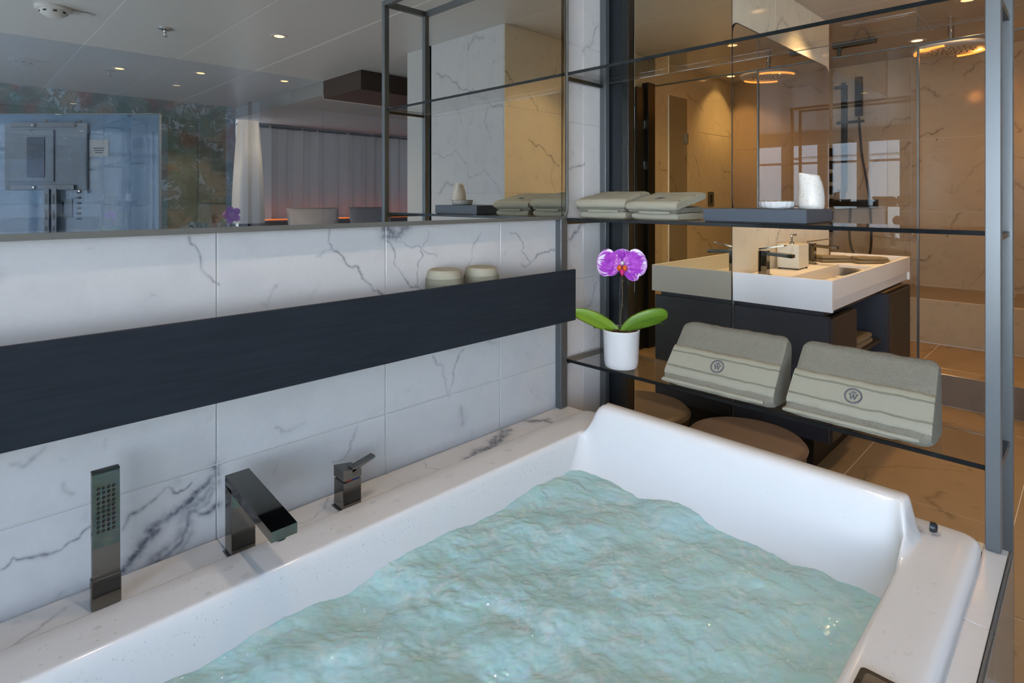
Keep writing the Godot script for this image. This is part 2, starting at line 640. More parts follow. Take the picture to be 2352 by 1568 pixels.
	drop.metallic_specular = 0.6

	# bedroom wall: marbled ink print
	var an := noise(0.006, 70, 5)
	an.domain_warp_enabled = true
	an.domain_warp_amplitude = 90.0
	an.domain_warp_frequency = 0.006
	var ad := an.get_image(1024, 512).get_data()
	var a2 := noise(0.004, 71, 4).get_image(1024, 512).get_data()
	var a3 := noise(0.005, 74, 4).get_image(1024, 512).get_data()
	var ramp := Gradient.new()
	ramp.offsets = PackedFloat32Array([0.0, 0.30, 0.40, 0.47, 0.50, 0.505, 0.56, 0.60, 0.62, 0.72, 1.0])
	ramp.colors = PackedColorArray([Color(.34, .33, .32), Color(.42, .47, .45), Color(.54, .62, .60), Color(.42, .50, .49), Color(.28, .30, .30), Color(.82, .88, .92), Color(.74, .81, .86), Color(.34, .33, .32), Color(.60, .57, .52), Color(.66, .63, .58), Color(.46, .43, .41)])
	var ab := PackedByteArray()
	ab.resize(1024 * 512 * 3)
	for i in 1024 * 512:
		var c := ramp.sample(ad[i] / 255.0)
		var r := clampf((a2[i] / 255.0 - 0.6) * 5.0, 0.0, 1.0)
		var t := clampf((a3[i] / 255.0 - 0.58) * 5.0, 0.0, 1.0)
		c = c.lerp(Color(.52, .30, .25), r * 0.6).lerp(Color(.25, .42, .38), t * 0.5)
		ab[i * 3] = int(c.r * 255); ab[i * 3 + 1] = int(c.g * 255); ab[i * 3 + 2] = int(c.b * 255)
	var art := mat("ink_print", Color.WHITE, 0.5)
	art.albedo_texture = ImageTexture.create_from_image(Image.create_from_data(1024, 512, false, Image.FORMAT_RGB8, ab))
	art.uv1_triplanar = true
	art.uv1_world_triplanar = true
	art.uv1_scale = Vector3(0.34, 0.6, 0.34)
	var cur := mat("curtain", Color(0.70, 0.69, 0.68), 0.8)
	cur.backlight_enabled = true
	cur.backlight = Color(0.5, 0.5, 0.5)
	mat("lamp_paper", Color(0.86, 0.86, 0.85), 0.7)
	mat("tv_plate", Color(0.50, 0.54, 0.58), 0.5)
	mat("tv_steel", Color(0.40, 0.42, 0.44), 0.4, 0.4)
	mat("tv_dark", Color(0.12, 0.18, 0.27), 0.4)
	glass("tv_back", Color(0.40, 0.50, 0.60), 0.55, 0.05)
	mat("silver_cloth", Color(0.80, 0.80, 0.82), 0.45)
	mat("linen", Color(0.7, 0.7, 0.7), 0.8)
	mat("red", Color(0.75, 0.05, 0.06), 0.4)
	mat("blue", Color(0.05, 0.25, 0.75), 0.4)

# ------------------------------------------------------------------ the rooms
func shell():
	# outer shell
	structure("floor", M.floor_wood, Vector3(-2.8, -0.12, -0.9), Vector3(7.6, 0, 8.0))
	structure("wall_sea", M.wall_white, Vector3(-2.75, 0, -0.15), Vector3(-2.6, 0.45, 7.6))
	structure("wall_sea_lintel", M.wall_white, Vector3(-2.75, 2.38, -0.15), Vector3(-2.6, 2.8, 7.6))
	var z := [0.0, 1.15, 1.62, 1.80, 2.27, 2.45, 2.92, 3.10, 3.57, 3.75, 4.10, 4.25, 5.35, 5.43, 6.53, 7.6]
	for k in range(0, z.size(), 2):
		if k + 1 < z.size(): structure("wall_pier_%d" % (k / 2 + 1), M.wall_white, Vector3(-2.75, 0.45, z[k] - (0.15 if k == 0 else 0.0)), Vector3(-2.6, 2.38, z[k + 1]))
	for k in range(1, z.size() - 1, 2):
		var w := Node3D.new()
		w.name = "window_%d" % ((k + 1) / 2)
		add_child(w)
		w.set_meta("kind", "structure")
		bx(w, "pane", M.window_glass, Vector3(-2.69, 0.45, z[k]), Vector3(-2.682, 2.38, z[k + 1]), 0.0005)
		for f in [[0.45, 0.52], [1.95, 1.99], [2.31, 2.38]]:
			bx(w, "frame", M.wall_white, Vector3(-2.72, f[0], z[k]), Vector3(-2.65, f[1], z[k + 1]))
	# the tub wall: slab and tiles
	var wa := structure("wall_tub", M.grout, Vector3(-2.75, 0, -0.14), Vector3(2.0, CEIL, -0.002))
	var xs := []
	for k in range(-6, 5): xs.append(0.462 + 0.4575 * k)
	xs[0] = -2.6
	xs[-1] = 2.0
	var ys := [0.0, 0.37, 0.677, 0.984, 1.291, 1.598, 1.905, 2.212, CEIL]
	tiles(wa, 2, 0.0, 1.0, xs, ys, [M.marble_wall], 0.0035, func(p: Vector3) -> Vector2: return Vector2((p.x + 0.1) / 2.1, 1.0 - (p.y - 0.46) / 1.05))
	# dark jamb where the tub wall ends and the mirrored bathroom wall begins
	structure("trim_1", M.jamb, Vector3(1.985, 0, 0.002), Vector3(2.02, CEIL, 0.088))
	structure("trim_2", M.gunmetal, Vector3(1.98, 0, 0.088), Vector3(2.02, CEIL, 0.118))
	# bathroom: wall with the mirrors, shower recess, end wall, wall towards the bedroom
	structure("wall_mirror_backing", M.grout, Vector3(2.0, 0, -0.14), Vector3(4.5, CEIL, 0.094))
	var wm := structure("wall_vanity", M.grout, Vector3(2.92, 0, 0.094), Vector3(4.5, CEIL, 0.1092))
	tiles(wm, 2, 0.1105, 1.0, [2.925, 3.52, 4.12, 4.5], [0.0, 0.62, 1.22, 1.82, CEIL], [M.marble_0, M.marble_1])
	var wr := structure("wall_recess", M.grout, Vector3(4.4, 0, -0.75), Vector3(6.2, CEIL, -0.6014))
	tiles(wr, 2, -0.6, 1.0, [4.5, 5.1, 5.7, 6.1], [0.0, 0.62, 1.22, 1.82, CEIL], [M.marble_beige_1, M.marble_beige_2])
	structure("wall_recess_return", M.grout, Vector3(4.4, 0, -0.62), Vector3(4.5, CEIL, 0.1))
	var we := structure("wall_shower_end", M.grout, Vector3(6.1014, 0, -0.75), Vector3(6.25, CEIL, 1.7))
	tiles(we, 0, 6.1, -1.0, span(-0.6, 1.56, 0.9), [0.0, 0.55, 1.19, 1.82, CEIL], [M.marble_beige_2, M.marble_beige_0, M.marble_beige_1])
	var wb := structure("wall_bedroom_side", M.grout, Vector3(2.8614, 0, 1.5764), Vector3(7.4, CEIL, 2.44))
	tiles(wb, 2, 1.575, -1.0, span(2.86, 6.1, 0.6), [0.0, 0.72, 1.34, 1.96, CEIL], [M.marble_0, M.marble_1, M.marble_2])
	tiles(wb, 0, 2.86, -1.0, [1.588, 1.98, 2.44], [0.0, 0.72, 1.34, 1.96, CEIL], [M.marble_white_1, M.marble_white_0])
	structure("trim_3", M.gunmetal, Vector3(2.84, 0, 2.45), Vector3(2.92, CEIL, 2.53))
	structure("wall_bedroom_stub", M.wall_white, Vector3(2.86, 0, 2.53), Vector3(2.98, CEIL, 2.78))
	# bathroom floor
	var fl := structure("floor_bathroom", M.grout, Vector3(2.0, 0.0, 0.1), Vector3(4.449, 0.0108, 1.575))
	tiles(fl, 1, 0.012, 1.0, [2.0, 2.35, 2.95, 3.55, 4.15, 4.45], [0.115, 0.62, 1.22, 1.57], [M.marble_floor, M.marble_floor_b], 0.003, null, 0.008)
	# shower: step, floor and bench of marble
	var sh := structure("floor_shower", M.grout, Vector3(4.4514, 0, -0.6), Vector3(6.1, 0.2058, 1.575))
	tiles(sh, 0, 4.45, -1.0, [0.64, 1.02, 1.575], [0.012, 0.207], [M.marble_step], 0.005)
	tiles(sh, 1, 0.207, 1.0, [4.45, 4.60, 5.32], [-0.6, 0.0, 0.62, 1.22, 1.575], [M.marble_floor, M.marble_floor_b], 0.003)
	var be := structure("floor_bench", M.grout, Vector3(5.3214, 0.195, -0.6), Vector3(6.1, 0.5388, 1.575))
	tiles(be, 0, 5.32, -1.0, [-0.6, 0.2, 1.0, 1.575], [0.212, 0.54], [M.marble_beige_1, M.marble_beige_2], 0.005)
	tiles(be, 1, 0.54, 1.0, [5.325, 6.1], [-0.6, 0.2, 1.0, 1.575], [M.marble_step], 0.003)
	# bedroom end
	structure("wall_print", M.ink_print, Vector3(-2.75, 0, 6.95), Vector3(2.9, CEIL, 7.1))
	structure("wall_bedroom_window", M.wall_white, Vector3(2.9, 0, 7.45), Vector3(7.6, 0.9, 7.6))
	structure("wall_bedroom_lintel", M.wall_white, Vector3(2.9, 2.38, 7.45), Vector3(7.6, CEIL, 7.6))
	for x in [[2.9, 3.1], [5.2, 5.3], [7.3, 7.6]]: structure("wall_bedroom_pier", M.wall_white, Vector3(x[0], 0.9, 7.45), Vector3(x[1], 2.38, 7.6))
	var bw := Node3D.new()
	bw.name = "window_8"
	add_child(bw)
	bw.set_meta("kind", "structure")
	for x in [[3.1, 5.2], [5.3, 7.3]]: bx(bw, "pane", M.window_glass, Vector3(x[0], 0.9, 7.52), Vector3(x[1], 2.38, 7.528), 0.0005)
	structure("wall_bedroom_far", M.wall_white, Vector3(7.4, 0, 1.6), Vector3(7.55, CEIL, 7.6))
	# ceiling panels with bright seams
	var ce := structure("ceiling", M.seam_white, Vector3(-2.8, CEIL + 0.0008, -0.9), Vector3(7.6, CEIL + 0.15, 8.0))
	var cx := []
	for k in range(-5, 9): cx.append(0.833 + 0.6835 * k)
	cx[0] = -2.75
	cx[-1] = 7.5
	var cz := [-0.8, 2.16, 4.4, 7.5]
	for i in cx.size() - 1:
		for j in cz.size() - 1:
			var wide := 0.010 if i == 6 else 0.003
			var wide0 := 0.010 if i == 7 else 0.003
			bx(ce, "panel", M.panel_white, Vector3(cx[i] + wide0, CEIL, cz[j] + 0.0015), Vector3(cx[i + 1] - wide, CEIL + 0.012, cz[j + 1] - 0.0015), 0.001)
	# dropped ceiling of the bed corner and its dark soffit
	structure("ceiling_drop", M.panel_white, Vector3(2.9, 2.40, 4.4), Vector3(7.5, CEIL - 0.002, 7.45))
	structure("trim_4", M.soffit, Vector3(2.9, 2.36, 3.62), Vector3(7.4, CEIL - 0.002, 4.38))

func tub_ring(x0: float, x1: float, z0: float, z1: float, r: float, y: float, raise: float) -> PackedVector3Array:
	var p := PackedVector3Array()
	var corner := func(cx: float, cz: float, a0: float):
		for i in 9:
			var a := a0 + PI / 2 * i / 8.0
			p.append(Vector3(cx + cos(a) * r, y, cz + sin(a) * r))
	corner.call(x1 - r, z1 - r, 0.0)
	for i in range(1, 24): p.append(Vector3(lerpf(x1 - r, x0 + r, i / 24.0), y, z1))
	corner.call(x0 + r, z1 - r, PI / 2)
	for i in range(1, 12): p.append(Vector3(x0, y, lerpf(z1 - r, z0 + r, i / 12.0)))
	corner.call(x0 + r, z0 + r, PI)
	for i in range(1, 24): p.append(Vector3(lerpf(x0 + r, x1 - r, i / 24.0), y, z0))
	corner.call(x1 - r, z0 + r, PI * 1.5)
	for i in range(1, 80): p.append(Vector3(x1, y, lerpf(z0 + r, z1 - r, i / 80.0)))
	if raise > 0:
		for i in p.size():
			if p[i].x > x1 - 0.06:
				var s := smoothstep(0.262, 0.325, p[i].z) * (1.0 - smoothstep(1.148, 1.172, p[i].z))
				p[i].y += raise * s
	return p

func tub():
	var t := thing("whirlpool_tub", "white acrylic whirlpool tub with a raised headrest at the shelf end", "bathtub", Vector3(0.6, 0.0, 0.71))
	var o := t.position
	var spec := [ # x1, z0, z1, r, y, raise
		[1.67, .143, 1.270, .035, .40, 0], [1.67, .143, 1.270, .035, .512, 0], [1.67, .143, 1.270, .035, .523, 0], [1.668, .145, 1.268, .034, .531, 0], [1.663, .149, 1.263, .032, .5375, 0], [1.655, .155, 1.255, .030, .540, 0],
		[1.625, .19, 1.235, .03, .540, 0], [1.600, .21, 1.215, .03, .540, 0], [1.590, .22, 1.205, .03, .540, .004], [1.580, .23, 1.195, .03, .540, .03], [1.574, .236, 1.189, .03, .540, .070], [1.568, .242, 1.183, .03, .540, .086], [1.558, .25, 1.175, .03, .540, .092], [1.535, .256, 1.169, .03, .540, .092],
		[1.522, .261, 1.165, .032, .5395, .0905], [1.514, .264, 1.162, .034, .5375, .087], [1.508, .267, 1.159, .036, .533, .080], [1.504, .269, 1.157, .038, .527, .068], [1.500, .271, 1.155, .04, .515, .045],
		[1.490, .275, 1.151, .05, .485, .02], [1.472, .281, 1.145, .06, .455, 0], [1.455, .287, 1.139, .07, .425, 0], [1.42, .30, 1.125, .08, .36, 0], [1.36, .32, 1.10, .10, .22, 0], [1.30, .34, 1.08, .12, .12, 0], [1.22, .40, 1.02, .12, .09, 0]]
	var rings := []
	for s in spec:
		var x0: float = -0.45 + (1.67 - minf(1.67, s[0])) * 1.0
		var ring := tub_ring(x0, s[0], s[1], s[2], s[3], s[4], s[5])
		for i in ring.size(): ring[i] -= o
		rings.append(ring)
	part(t, "shell", loft(rings, false, true), M.acrylic)
	# small grip stud behind the headrest
	part(t, "stud", lathe([[0.0, 0.014], [0.008, 0.013], [0.011, 0.008], [0.011, 0.0]], 20, false, false), M.jamb, Vector3(1.60, 0.556, 1.184) - o, Vector3(PI / 2, 0, 0))
	# control plate on the near rim
	var cp := thing("tub_control", "chrome control plate with a blue lit key on the tub rim", "control panel", Vector3(1.018, 0.540, 1.213))
	part(cp, "frame", extrude(rounded(0.088, 0.062, 0.008), 0.0, 0.0035), M.black_chrome, Vector3.ZERO, Vector3(-PI / 2, 0, 0))
	part(cp, "face", extrude(rounded(0.068, 0.044, 0.007), 0.0035, 0.0045), M.chrome, Vector3.ZERO, Vector3(-PI / 2, 0, 0))
	part(cp, "key_light", extrude(rounded(0.014, 0.014, 0.0069), 0.0045, 0.0053), M.key_blue, Vector3.ZERO, Vector3(-PI / 2, 0, 0))
	# deck around the tub
	var d := thing("tub_deck", "white marble deck with grey veins between wall and tub", "tub surround", Vector3(0.6, 0, 0.7))
	bx(d, "carcass", M.grout, Vector3(-0.9, 0, 0.004), Vector3(1.715, 0.5038, 0.14))
	bx(d, "carcass", M.grout, Vector3(-0.9, 0, 1.275), Vector3(1.715, 0.5038, 1.305))
	bx(d, "carcass", M.grout, Vector3(1.675, 0, 0.14), Vector3(1.715, 0.5038, 1.275))
	bx(d, "carcass", M.grout, Vector3(-0.9, 0, 0.14), Vector3(-0.46, 0.5038, 1.275))
	var xs := [-0.9, -0.453, 0.0045, 0.462, 0.9195, 1.377, 1.715]
	var f := func(p: Vector3) -> Vector2: return Vector2((p.x + 0.1) / 2.1, 1.0 - (p.z + 0.06) / 0.2626)
	tiles(d, 1, 0.505, 1.0, xs, [0.003, 0.147], [M.marble_deck], 0.0025, f)
	tiles(d, 1, 0.505, 1.0, xs, [1.268, 1.312], [M.marble_white_0, M.marble_0], 0.0025)
	tiles(d, 1, 0.505, 1.0, [1.672, 1.715], [0.147, 0.71, 1.268], [M.marble_0], 0.0025)
	tiles(d, 2, 1.3125, -1.0, xs, [0.0, 0.493], [M.marble_step, M.marble_floor], 0.0025, null, 0.006)
	bx(d, "edge_trim", M.frame_metal, Vector3(-0.9, 0.494, 1.3125), Vector3(1.716, 0.5065, 1.3155), 0.0005)

func water():
	var x0 := -0.40
	var x1 := 1.476
	var z0 := 0.277
	var z1 := 1.149
	var nx := 470
	var nz := 220
	var big := noise(2.6, 90, 2)
	var mid := noise(5.5, 91, 2)
	mid.domain_warp_enabled = true
	mid.domain_warp_amplitude = 0.10
	mid.domain_warp_frequency = 5.0
	var fine := noise(45.0, 92, 2)
	fine.domain_warp_enabled = true
	fine.domain_warp_amplitude = 0.05
	fine.domain_warp_frequency = 9.0
	var chop := noise(15.0, 95, 2)
	chop.domain_warp_enabled = true
	chop.domain_warp_amplitude = 0.06
	chop.domain_warp_frequency = 8.0
	var boils := []
	for k in 9: boils.append([Vector2(rng.randf_range(0.1, 1.4), rng.randf_range(0.35, 1.08)), rng.randf_range(0.06, 0.13), rng.randf_range(0.003, 0.008)])
	var v := PackedVector3Array()
	for i in nx + 1:
		for j in nz + 1:
			var x := lerpf(x0, x1, float(i) / nx)
			var z := lerpf(z0, z1, float(j) / nz)
			var y := 0.437 + 0.014 * big.get_noise_2d(x, z) + 0.006 * mid.get_noise_2d(x, z) + 0.0020 * chop.get_noise_2d(x, z)
			for b in boils:
				var r: float = (Vector2(x, z) - b[0]).length() / b[1]
				if r < 2.2: y += b[2] * exp(-r * r * 2.0) + b[2] * 0.3 * cos(r * 9.0) * exp(-r * r)
			var calm := 0.35 + 0.65 * clampf(mid.get_noise_2d(x + 40, z) * 1.5 + 0.6, 0.0, 1.0)
			y += 0.0006 * calm * fine.get_noise_2d(x, z)
			v.append(Vector3(x, y, z))
	var n := PackedVector3Array()
	n.resize(v.size())
	var idx := PackedInt32Array()
	for i in nx + 1:
		for j in nz + 1:
			var a := v[mini(i + 1, nx) * (nz + 1) + j] - v[maxi(i - 1, 0) * (nz + 1) + j]
			var b := v[i * (nz + 1) + mini(j + 1, nz)] - v[i * (nz + 1) + maxi(j - 1, 0)]
			n[i * (nz + 1) + j] = b.cross(a).normalized()
			if i < nx and j < nz:
				var k := i * (nz + 1) + j
				idx.append_array([k, k + nz + 1, k + nz + 2, k, k + nz + 2, k + 1])
	var ar := []
	ar.resize(Mesh.ARRAY_MAX)
	ar[Mesh.ARRAY_VERTEX] = v
	ar[Mesh.ARRAY_NORMAL] = n
	ar[Mesh.ARRAY_INDEX] = idx
	var m := ArrayMesh.new()
	m.add_surface_from_arrays(Mesh.PRIMITIVE_TRIANGLES, ar)
	var w := part(self, "bath_water", m, M.water)
	tag(w, "churning pale aqua bath water in the whirlpool tub", "water", "", "stuff")
	# white air bubbles in patches, put in as the sparkle on the water
	var bub := SphereMesh.new()
	bub.radius = 1.0
	bub.height = 2.0
	bub.radial_segments = 8
	bub.rings = 5
	var bm := MultiMesh.new()
	bm.transform_format = MultiMesh.TRANSFORM_3D
	bm.mesh = bub
	var bp := []
	var patch := noise(6.0, 97, 3)
	while bp.size() < 1500:
		var i := rng.randi_range(8, nx - 8)
		var j := rng.randi_range(4, nz - 4)
		var p := v[i * (nz + 1) + j]
		if patch.get_noise_2d(p.x, p.z) + 0.12 * rng.randfn() > 0.22:
			var q := rng.randf()
			var r := 0.0005 + 0.0013 * q * q * q
			bp.append(Transform3D(Basis.from_scale(Vector3(r * rng.randf_range(1.0, 2.0), r * 0.7, r)), p))
	bm.instance_count = bp.size()
	for k in bp.size(): bm.set_instance_transform(k, bp[k])
	var bi := MultiMeshInstance3D.new()
	bi.name = "sparkle_bubbles"
	bi.multimesh = bm
	bi.material_override = M.sparkle_foam
	add_child(bi)
	tag(bi, "tiny white air bubbles added as sparkle on the bath water", "bubbles", "", "stuff")
	# drops splashed on the rim and the tub sides
	var s := SphereMesh.new()
	s.radius = 1.0
	s.height = 2.0
	s.radial_segments = 14
	s.rings = 8
	var mm := MultiMesh.new()
	mm.transform_format = MultiMesh.TRANSFORM_3D
	mm.mesh = s
	var places := []
	for k in 150:
		var r := rng.randf_range(0.0008, 0.0022) if k > 26 else rng.randf_range(0.0035, 0.0078)
		places.append([Vector3(rng.randf_range(0.0, 1.5), 0.540, rng.randf_range(0.175, 0.25)), Vector3(r * rng.randf_range(1.0, 1.8), r * 0.42, r), Vector3.UP])
	for k in 90:
		var r := rng.randf_range(0.001, 0.0022) if k > 16 else rng.randf_range(0.0025, 0.005)
		places.append([Vector3(rng.randf_range(0.7, 1.6), 0.540, rng.randf_range(1.18, 1.25)), Vector3(r * rng.randf_range(1.0, 1.8), r * 0.45, r), Vector3.UP])
	for k in 330:
		var f := rng.randf()
		var r := rng.randf_range(0.0006, 0.0016)
		places.append([Vector3(rng.randf_range(0.1, 1.42), lerpf(0.46, 0.522, sqrt(f)), lerpf(0.2805, 0.2705, f)), Vector3(r, r, r * 0.5), Vector3.BACK])
	for k in 60:
		var f := rng.randf()
		var r := rng.randf_range(0.0008, 0.0018)
		places.append([Vector3(lerpf(1.487, 1.500, f), lerpf(0.485, 0.56, f), rng.randf_range(0.4, 1.1)), Vector3(r * 0.5, r, r), Vector3.LEFT])
	mm.instance_count = places.size()
	for k in places.size():
		mm.set_instance_transform(k, Transform3D(Basis.from_scale(places[k][1]), places[k][0]))
	var mi := MultiMeshInstance3D.new()
	mi.name = "water_drops"
	mi.multimesh = mm
	mi.material_override = M.droplet
	add_child(mi)
	tag(mi, "clear water drops splashed over the tub rim and sides", "water drops", "", "stuff")

func wall_fittings():
	# mirror over the tub: frame with one rounded corner, glass
	var mr := thing("wall_mirror", "large wall mirror with a slim grey frame above the tub", "mirror", Vector3(0.4, 1.225, 0.0))
	var r := 0.035
	var outer := PackedVector2Array([Vector2(-2.0, CEIL - 0.01), Vector2(-2.0, 1.221)])
	var inner := PackedVector2Array([Vector2(-1.985, CEIL - 0.01), Vector2(-1.985, 1.236)])
	for i in 13:
		var a := -PI / 2 + PI / 2 * i / 12.0
		outer.append(Vector2(1.702 - r + cos(a) * r, 1.221 + r + sin(a) * r))
		inner.append(Vector2(1.702 - r + cos(a) * (r - 0.006), 1.230 + r + sin(a) * (r - 0.006) - 0.003))
	outer.append(Vector2(1.702, CEIL - 0.01))
	inner.append(Vector2(1.696, CEIL - 0.01))
	var ring := outer.duplicate()
	var back := inner.duplicate()
	back.reverse()
	ring.append_array(back)
	part(mr, "frame", extrude(ring, 0.001, 0.036), M.mirror_frame, -mr.position)
	part(mr, "glass", extrude(inner, 0.001, 0.030), M.mirror, -mr.position)
	# ledge: dark board on a bottom plate, towels stand behind it
	var lg := thing("wall_ledge", "long black stained wooden ledge across the marble wall", "ledge", Vector3(0.4, 0.863, 0.0))
	bx(lg, "front_board", M.board, Vector3(-0.95, 0.863, 0.122), Vector3(1.63, 1.046, 0.130), 0.001)
	bx(lg, "bottom_plate", M.board, Vector3(-0.95, 0.865, 0.002), Vector3(1.60, 0.880, 0.122), 0.001)
	for k in [-0.5, 0.5, 1.5]: bx(lg, "bracket", M.board, Vector3(k, 0.88, 0.002), Vector3(k + 0.012, 0.92, 0.122), 0.001)
	var rt := [["rolled_towel", "rolled beige towel behind the black ledge, the nearer one", 1.085, 1.088], ["rolled_towel", "rolled beige towel behind the black ledge, beside the shelf end", 1.235, 1.083]]
	for k in 2:
		var t := thing(rt[k][0], rt[k][1], "towel", Vector3(rt[k][2], 0.880, 0.062), "rolled towels on the ledge")
		var hh: float = rt[k][3] - 0.88
		part(t, "roll", lathe([[0.030, 0.0], [0.050, 0.004], [0.054, 0.05], [0.053, hh - 0.02], [0.049, hh - 0.004], [0.040, hh], [0.034, hh - 0.006], [0.020, hh - 0.004], [0.004, hh - 0.012]], 36), M.weave)
		part(t, "fold_edge", lathe([[0.0555, 0.01], [0.0575, 0.012], [0.0575, hh - 0.03], [0.0555, hh - 0.026]], 14, false, false), M.stripe, Vector3.ZERO)

	# deck fittings
	var hs := thing("hand_shower", "flat black chrome hand shower stick with small nozzles standing on the deck", "shower", Vector3(0.231, 0.505, 0.085))
	part(hs, "handle", extrude(PackedVector2Array([Vector2(-0.0215, 0), Vector2(0.0235, 0), Vector2(0.0225, 0.262), Vector2(-0.0225, 0.262)]), -0.007, 0.007), M.black_chrome)
	part(hs, "cap", bevel_box(Vector3(0.0455, 0.005, 0.0145), 0.001), M.gunmetal, Vector3(0, 0.2645, 0))
	part(hs, "base_sleeve", bevel_box(Vector3(0.049, 0.058, 0.018), 0.0015), M.black_chrome, Vector3(0.0005, 0.030, 0))
	for i in 4:
		for j in 10:
			part(hs, "nozzle", nozzle(), M.black_matt, Vector3(-0.0125 + 0.0083 * i, 0.150 + 0.0092 * j, 0.007))
	var sp := thing("tub_spout", "angular black chrome tub spout reaching over the rim", "faucet", Vector3(0.483, 0.505, 0.09))
	part(sp, "column", bevel_box(Vector3(0.052, 0.150, 0.04), 0.0008), M.black_chrome, Vector3(0, 0.077, 0))
	var arm := extrude(PackedVector2Array([Vector2(-0.02, 0.172), Vector2(0.235, 0.148), Vector2(0.235, 0.127), Vector2(0.02, 0.143), Vector2(-0.02, 0.150)]), -0.026, 0.026)
	part(sp, "arm", arm, M.black_chrome, Vector3.ZERO, Vector3(0, -PI / 2, 0))
	part(sp, "aerator", lathe([[0.0, -0.006], [0.012, -0.006], [0.0125, 0.0], [0.0125, 0.006]], 24, true, false), M.gunmetal, Vector3(0, 0.124, 0.214))
	part(sp, "foot", bevel_box(Vector3(0.06, 0.004, 0.048), 0.001), M.black_chrome, Vector3(0, 0.002, 0))
	var mx := thing("mixer_valve", "square black chrome mixer valve with a flat lever", "faucet", Vector3(0.7515, 0.505, 0.0855))
	part(mx, "body", bevel_box(Vector3(0.051, 0.074, 0.049), 0.0012), M.black_chrome, Vector3(0, 0.037, 0))
	part(mx, "neck", bevel_box(Vector3(0.044, 0.006, 0.042), 0.0005), M.black_matt, Vector3(0, 0.076, 0))
	part(mx, "cap", extrude(PackedVector2Array([Vector2(-0.0255, 0.078), Vector2(0.0255, 0.078), Vector2(0.0255, 0.097), Vector2(-0.0255, 0.106)]), -0.0255, 0.0255), M.black_chrome)
	part(mx, "lever", extrude(PackedVector2Array([Vector2(0.0, 0.094), Vector2(0.066, 0.113), Vector2(0.066, 0.118), Vector2(0.0, 0.104)]), 0.004, 0.0255), M.black_chrome)
	part(mx, "foot", bevel_box(Vector3(0.06, 0.004, 0.058), 0.001), M.black_chrome, Vector3(0, 0.002, 0))
	part(mx, "hot_mark", bevel_box(Vector3(0.018, 0.004, 0.001), 0.0003), M.red, Vector3(-0.008, 0.0763, 0.0216))
	part(mx, "cold_mark", bevel_box(Vector3(0.016, 0.004, 0.001), 0.0003), M.blue, Vector3(0.0105, 0.0763, 0.0216))

func nozzle() -> ArrayMesh:
	if not cache.has("nozzle"):
		var a := lathe([[0.0031, 0.0], [0.0031, 0.0012], [0.0026, 0.0016], [0.0020, 0.0013], [0.0018, 0.0005], [0.0003, 0.0005]], 14, false, true)
		var st := SurfaceTool.new()
		st.append_from(a, 0, Transform3D(Basis(Vector3.RIGHT, PI / 2), Vector3.ZERO))
		cache["nozzle"] = st.commit()
	return cache["nozzle"]

func shelf_unit():
	var u := thing("shelf_unit", "open floor to ceiling metal shelf unit with three glass shelves", "shelf", Vector3(1.82, 0, 0.64))
	for p in [[1.665, 0.002], [1.945, 0.002], [1.682, 1.272], [1.945, 1.272]]:
		var wide := 0.038 if p[0] < 1.67 else 0.028
		bx(u, "post", M.frame_metal, Vector3(p[0], 0.508 if p[0] < 1.7 else 0.0, p[1]), Vector3(p[0] + wide, 2.355, p[1] + 0.028), 0.0012)
	for x in [1.682, 1.945]: bx(u, "top_rail", M.frame_metal, Vector3(x, 2.327, 0.03), Vector3(x + 0.028, 2.355, 1.272), 0.0012)
	for zz in [0.002, 1.272]: bx(u, "top_rail", M.frame_metal, Vector3(1.71, 2.327, zz), Vector3(1.945, 2.355, zz + 0.028), 0.0012)
	for y in [0.69, 1.226, 1.78]:
		var g := bx(u, "glass_shelf", M.shelf_glass, Vector3(1.701, y - 0.010, 0.022), Vector3(1.945, y, 1.272), 0.0006)
		bx(g, "front_edge", M.edge_glass, Vector3(1.6975, y - 0.0108, 0.022), Vector3(1.7008, y + 0.0002, 1.272), 0.0003)
		bx(g, "back_edge", M.clear_edge if M.has("clear_edge") else M.chrome, Vector3(1.9452, y - 0.0105, 0.032), Vector3(1.947, y - 0.0085, 1.268), 0.0002)
		for zz in [0.004, 1.278]: bx(u, "shelf_bar", M.gunmetal, Vector3(1.71, y - 0.024, zz), Vector3(1.945, y - 0.0102, zz + 0.016), 0.001)

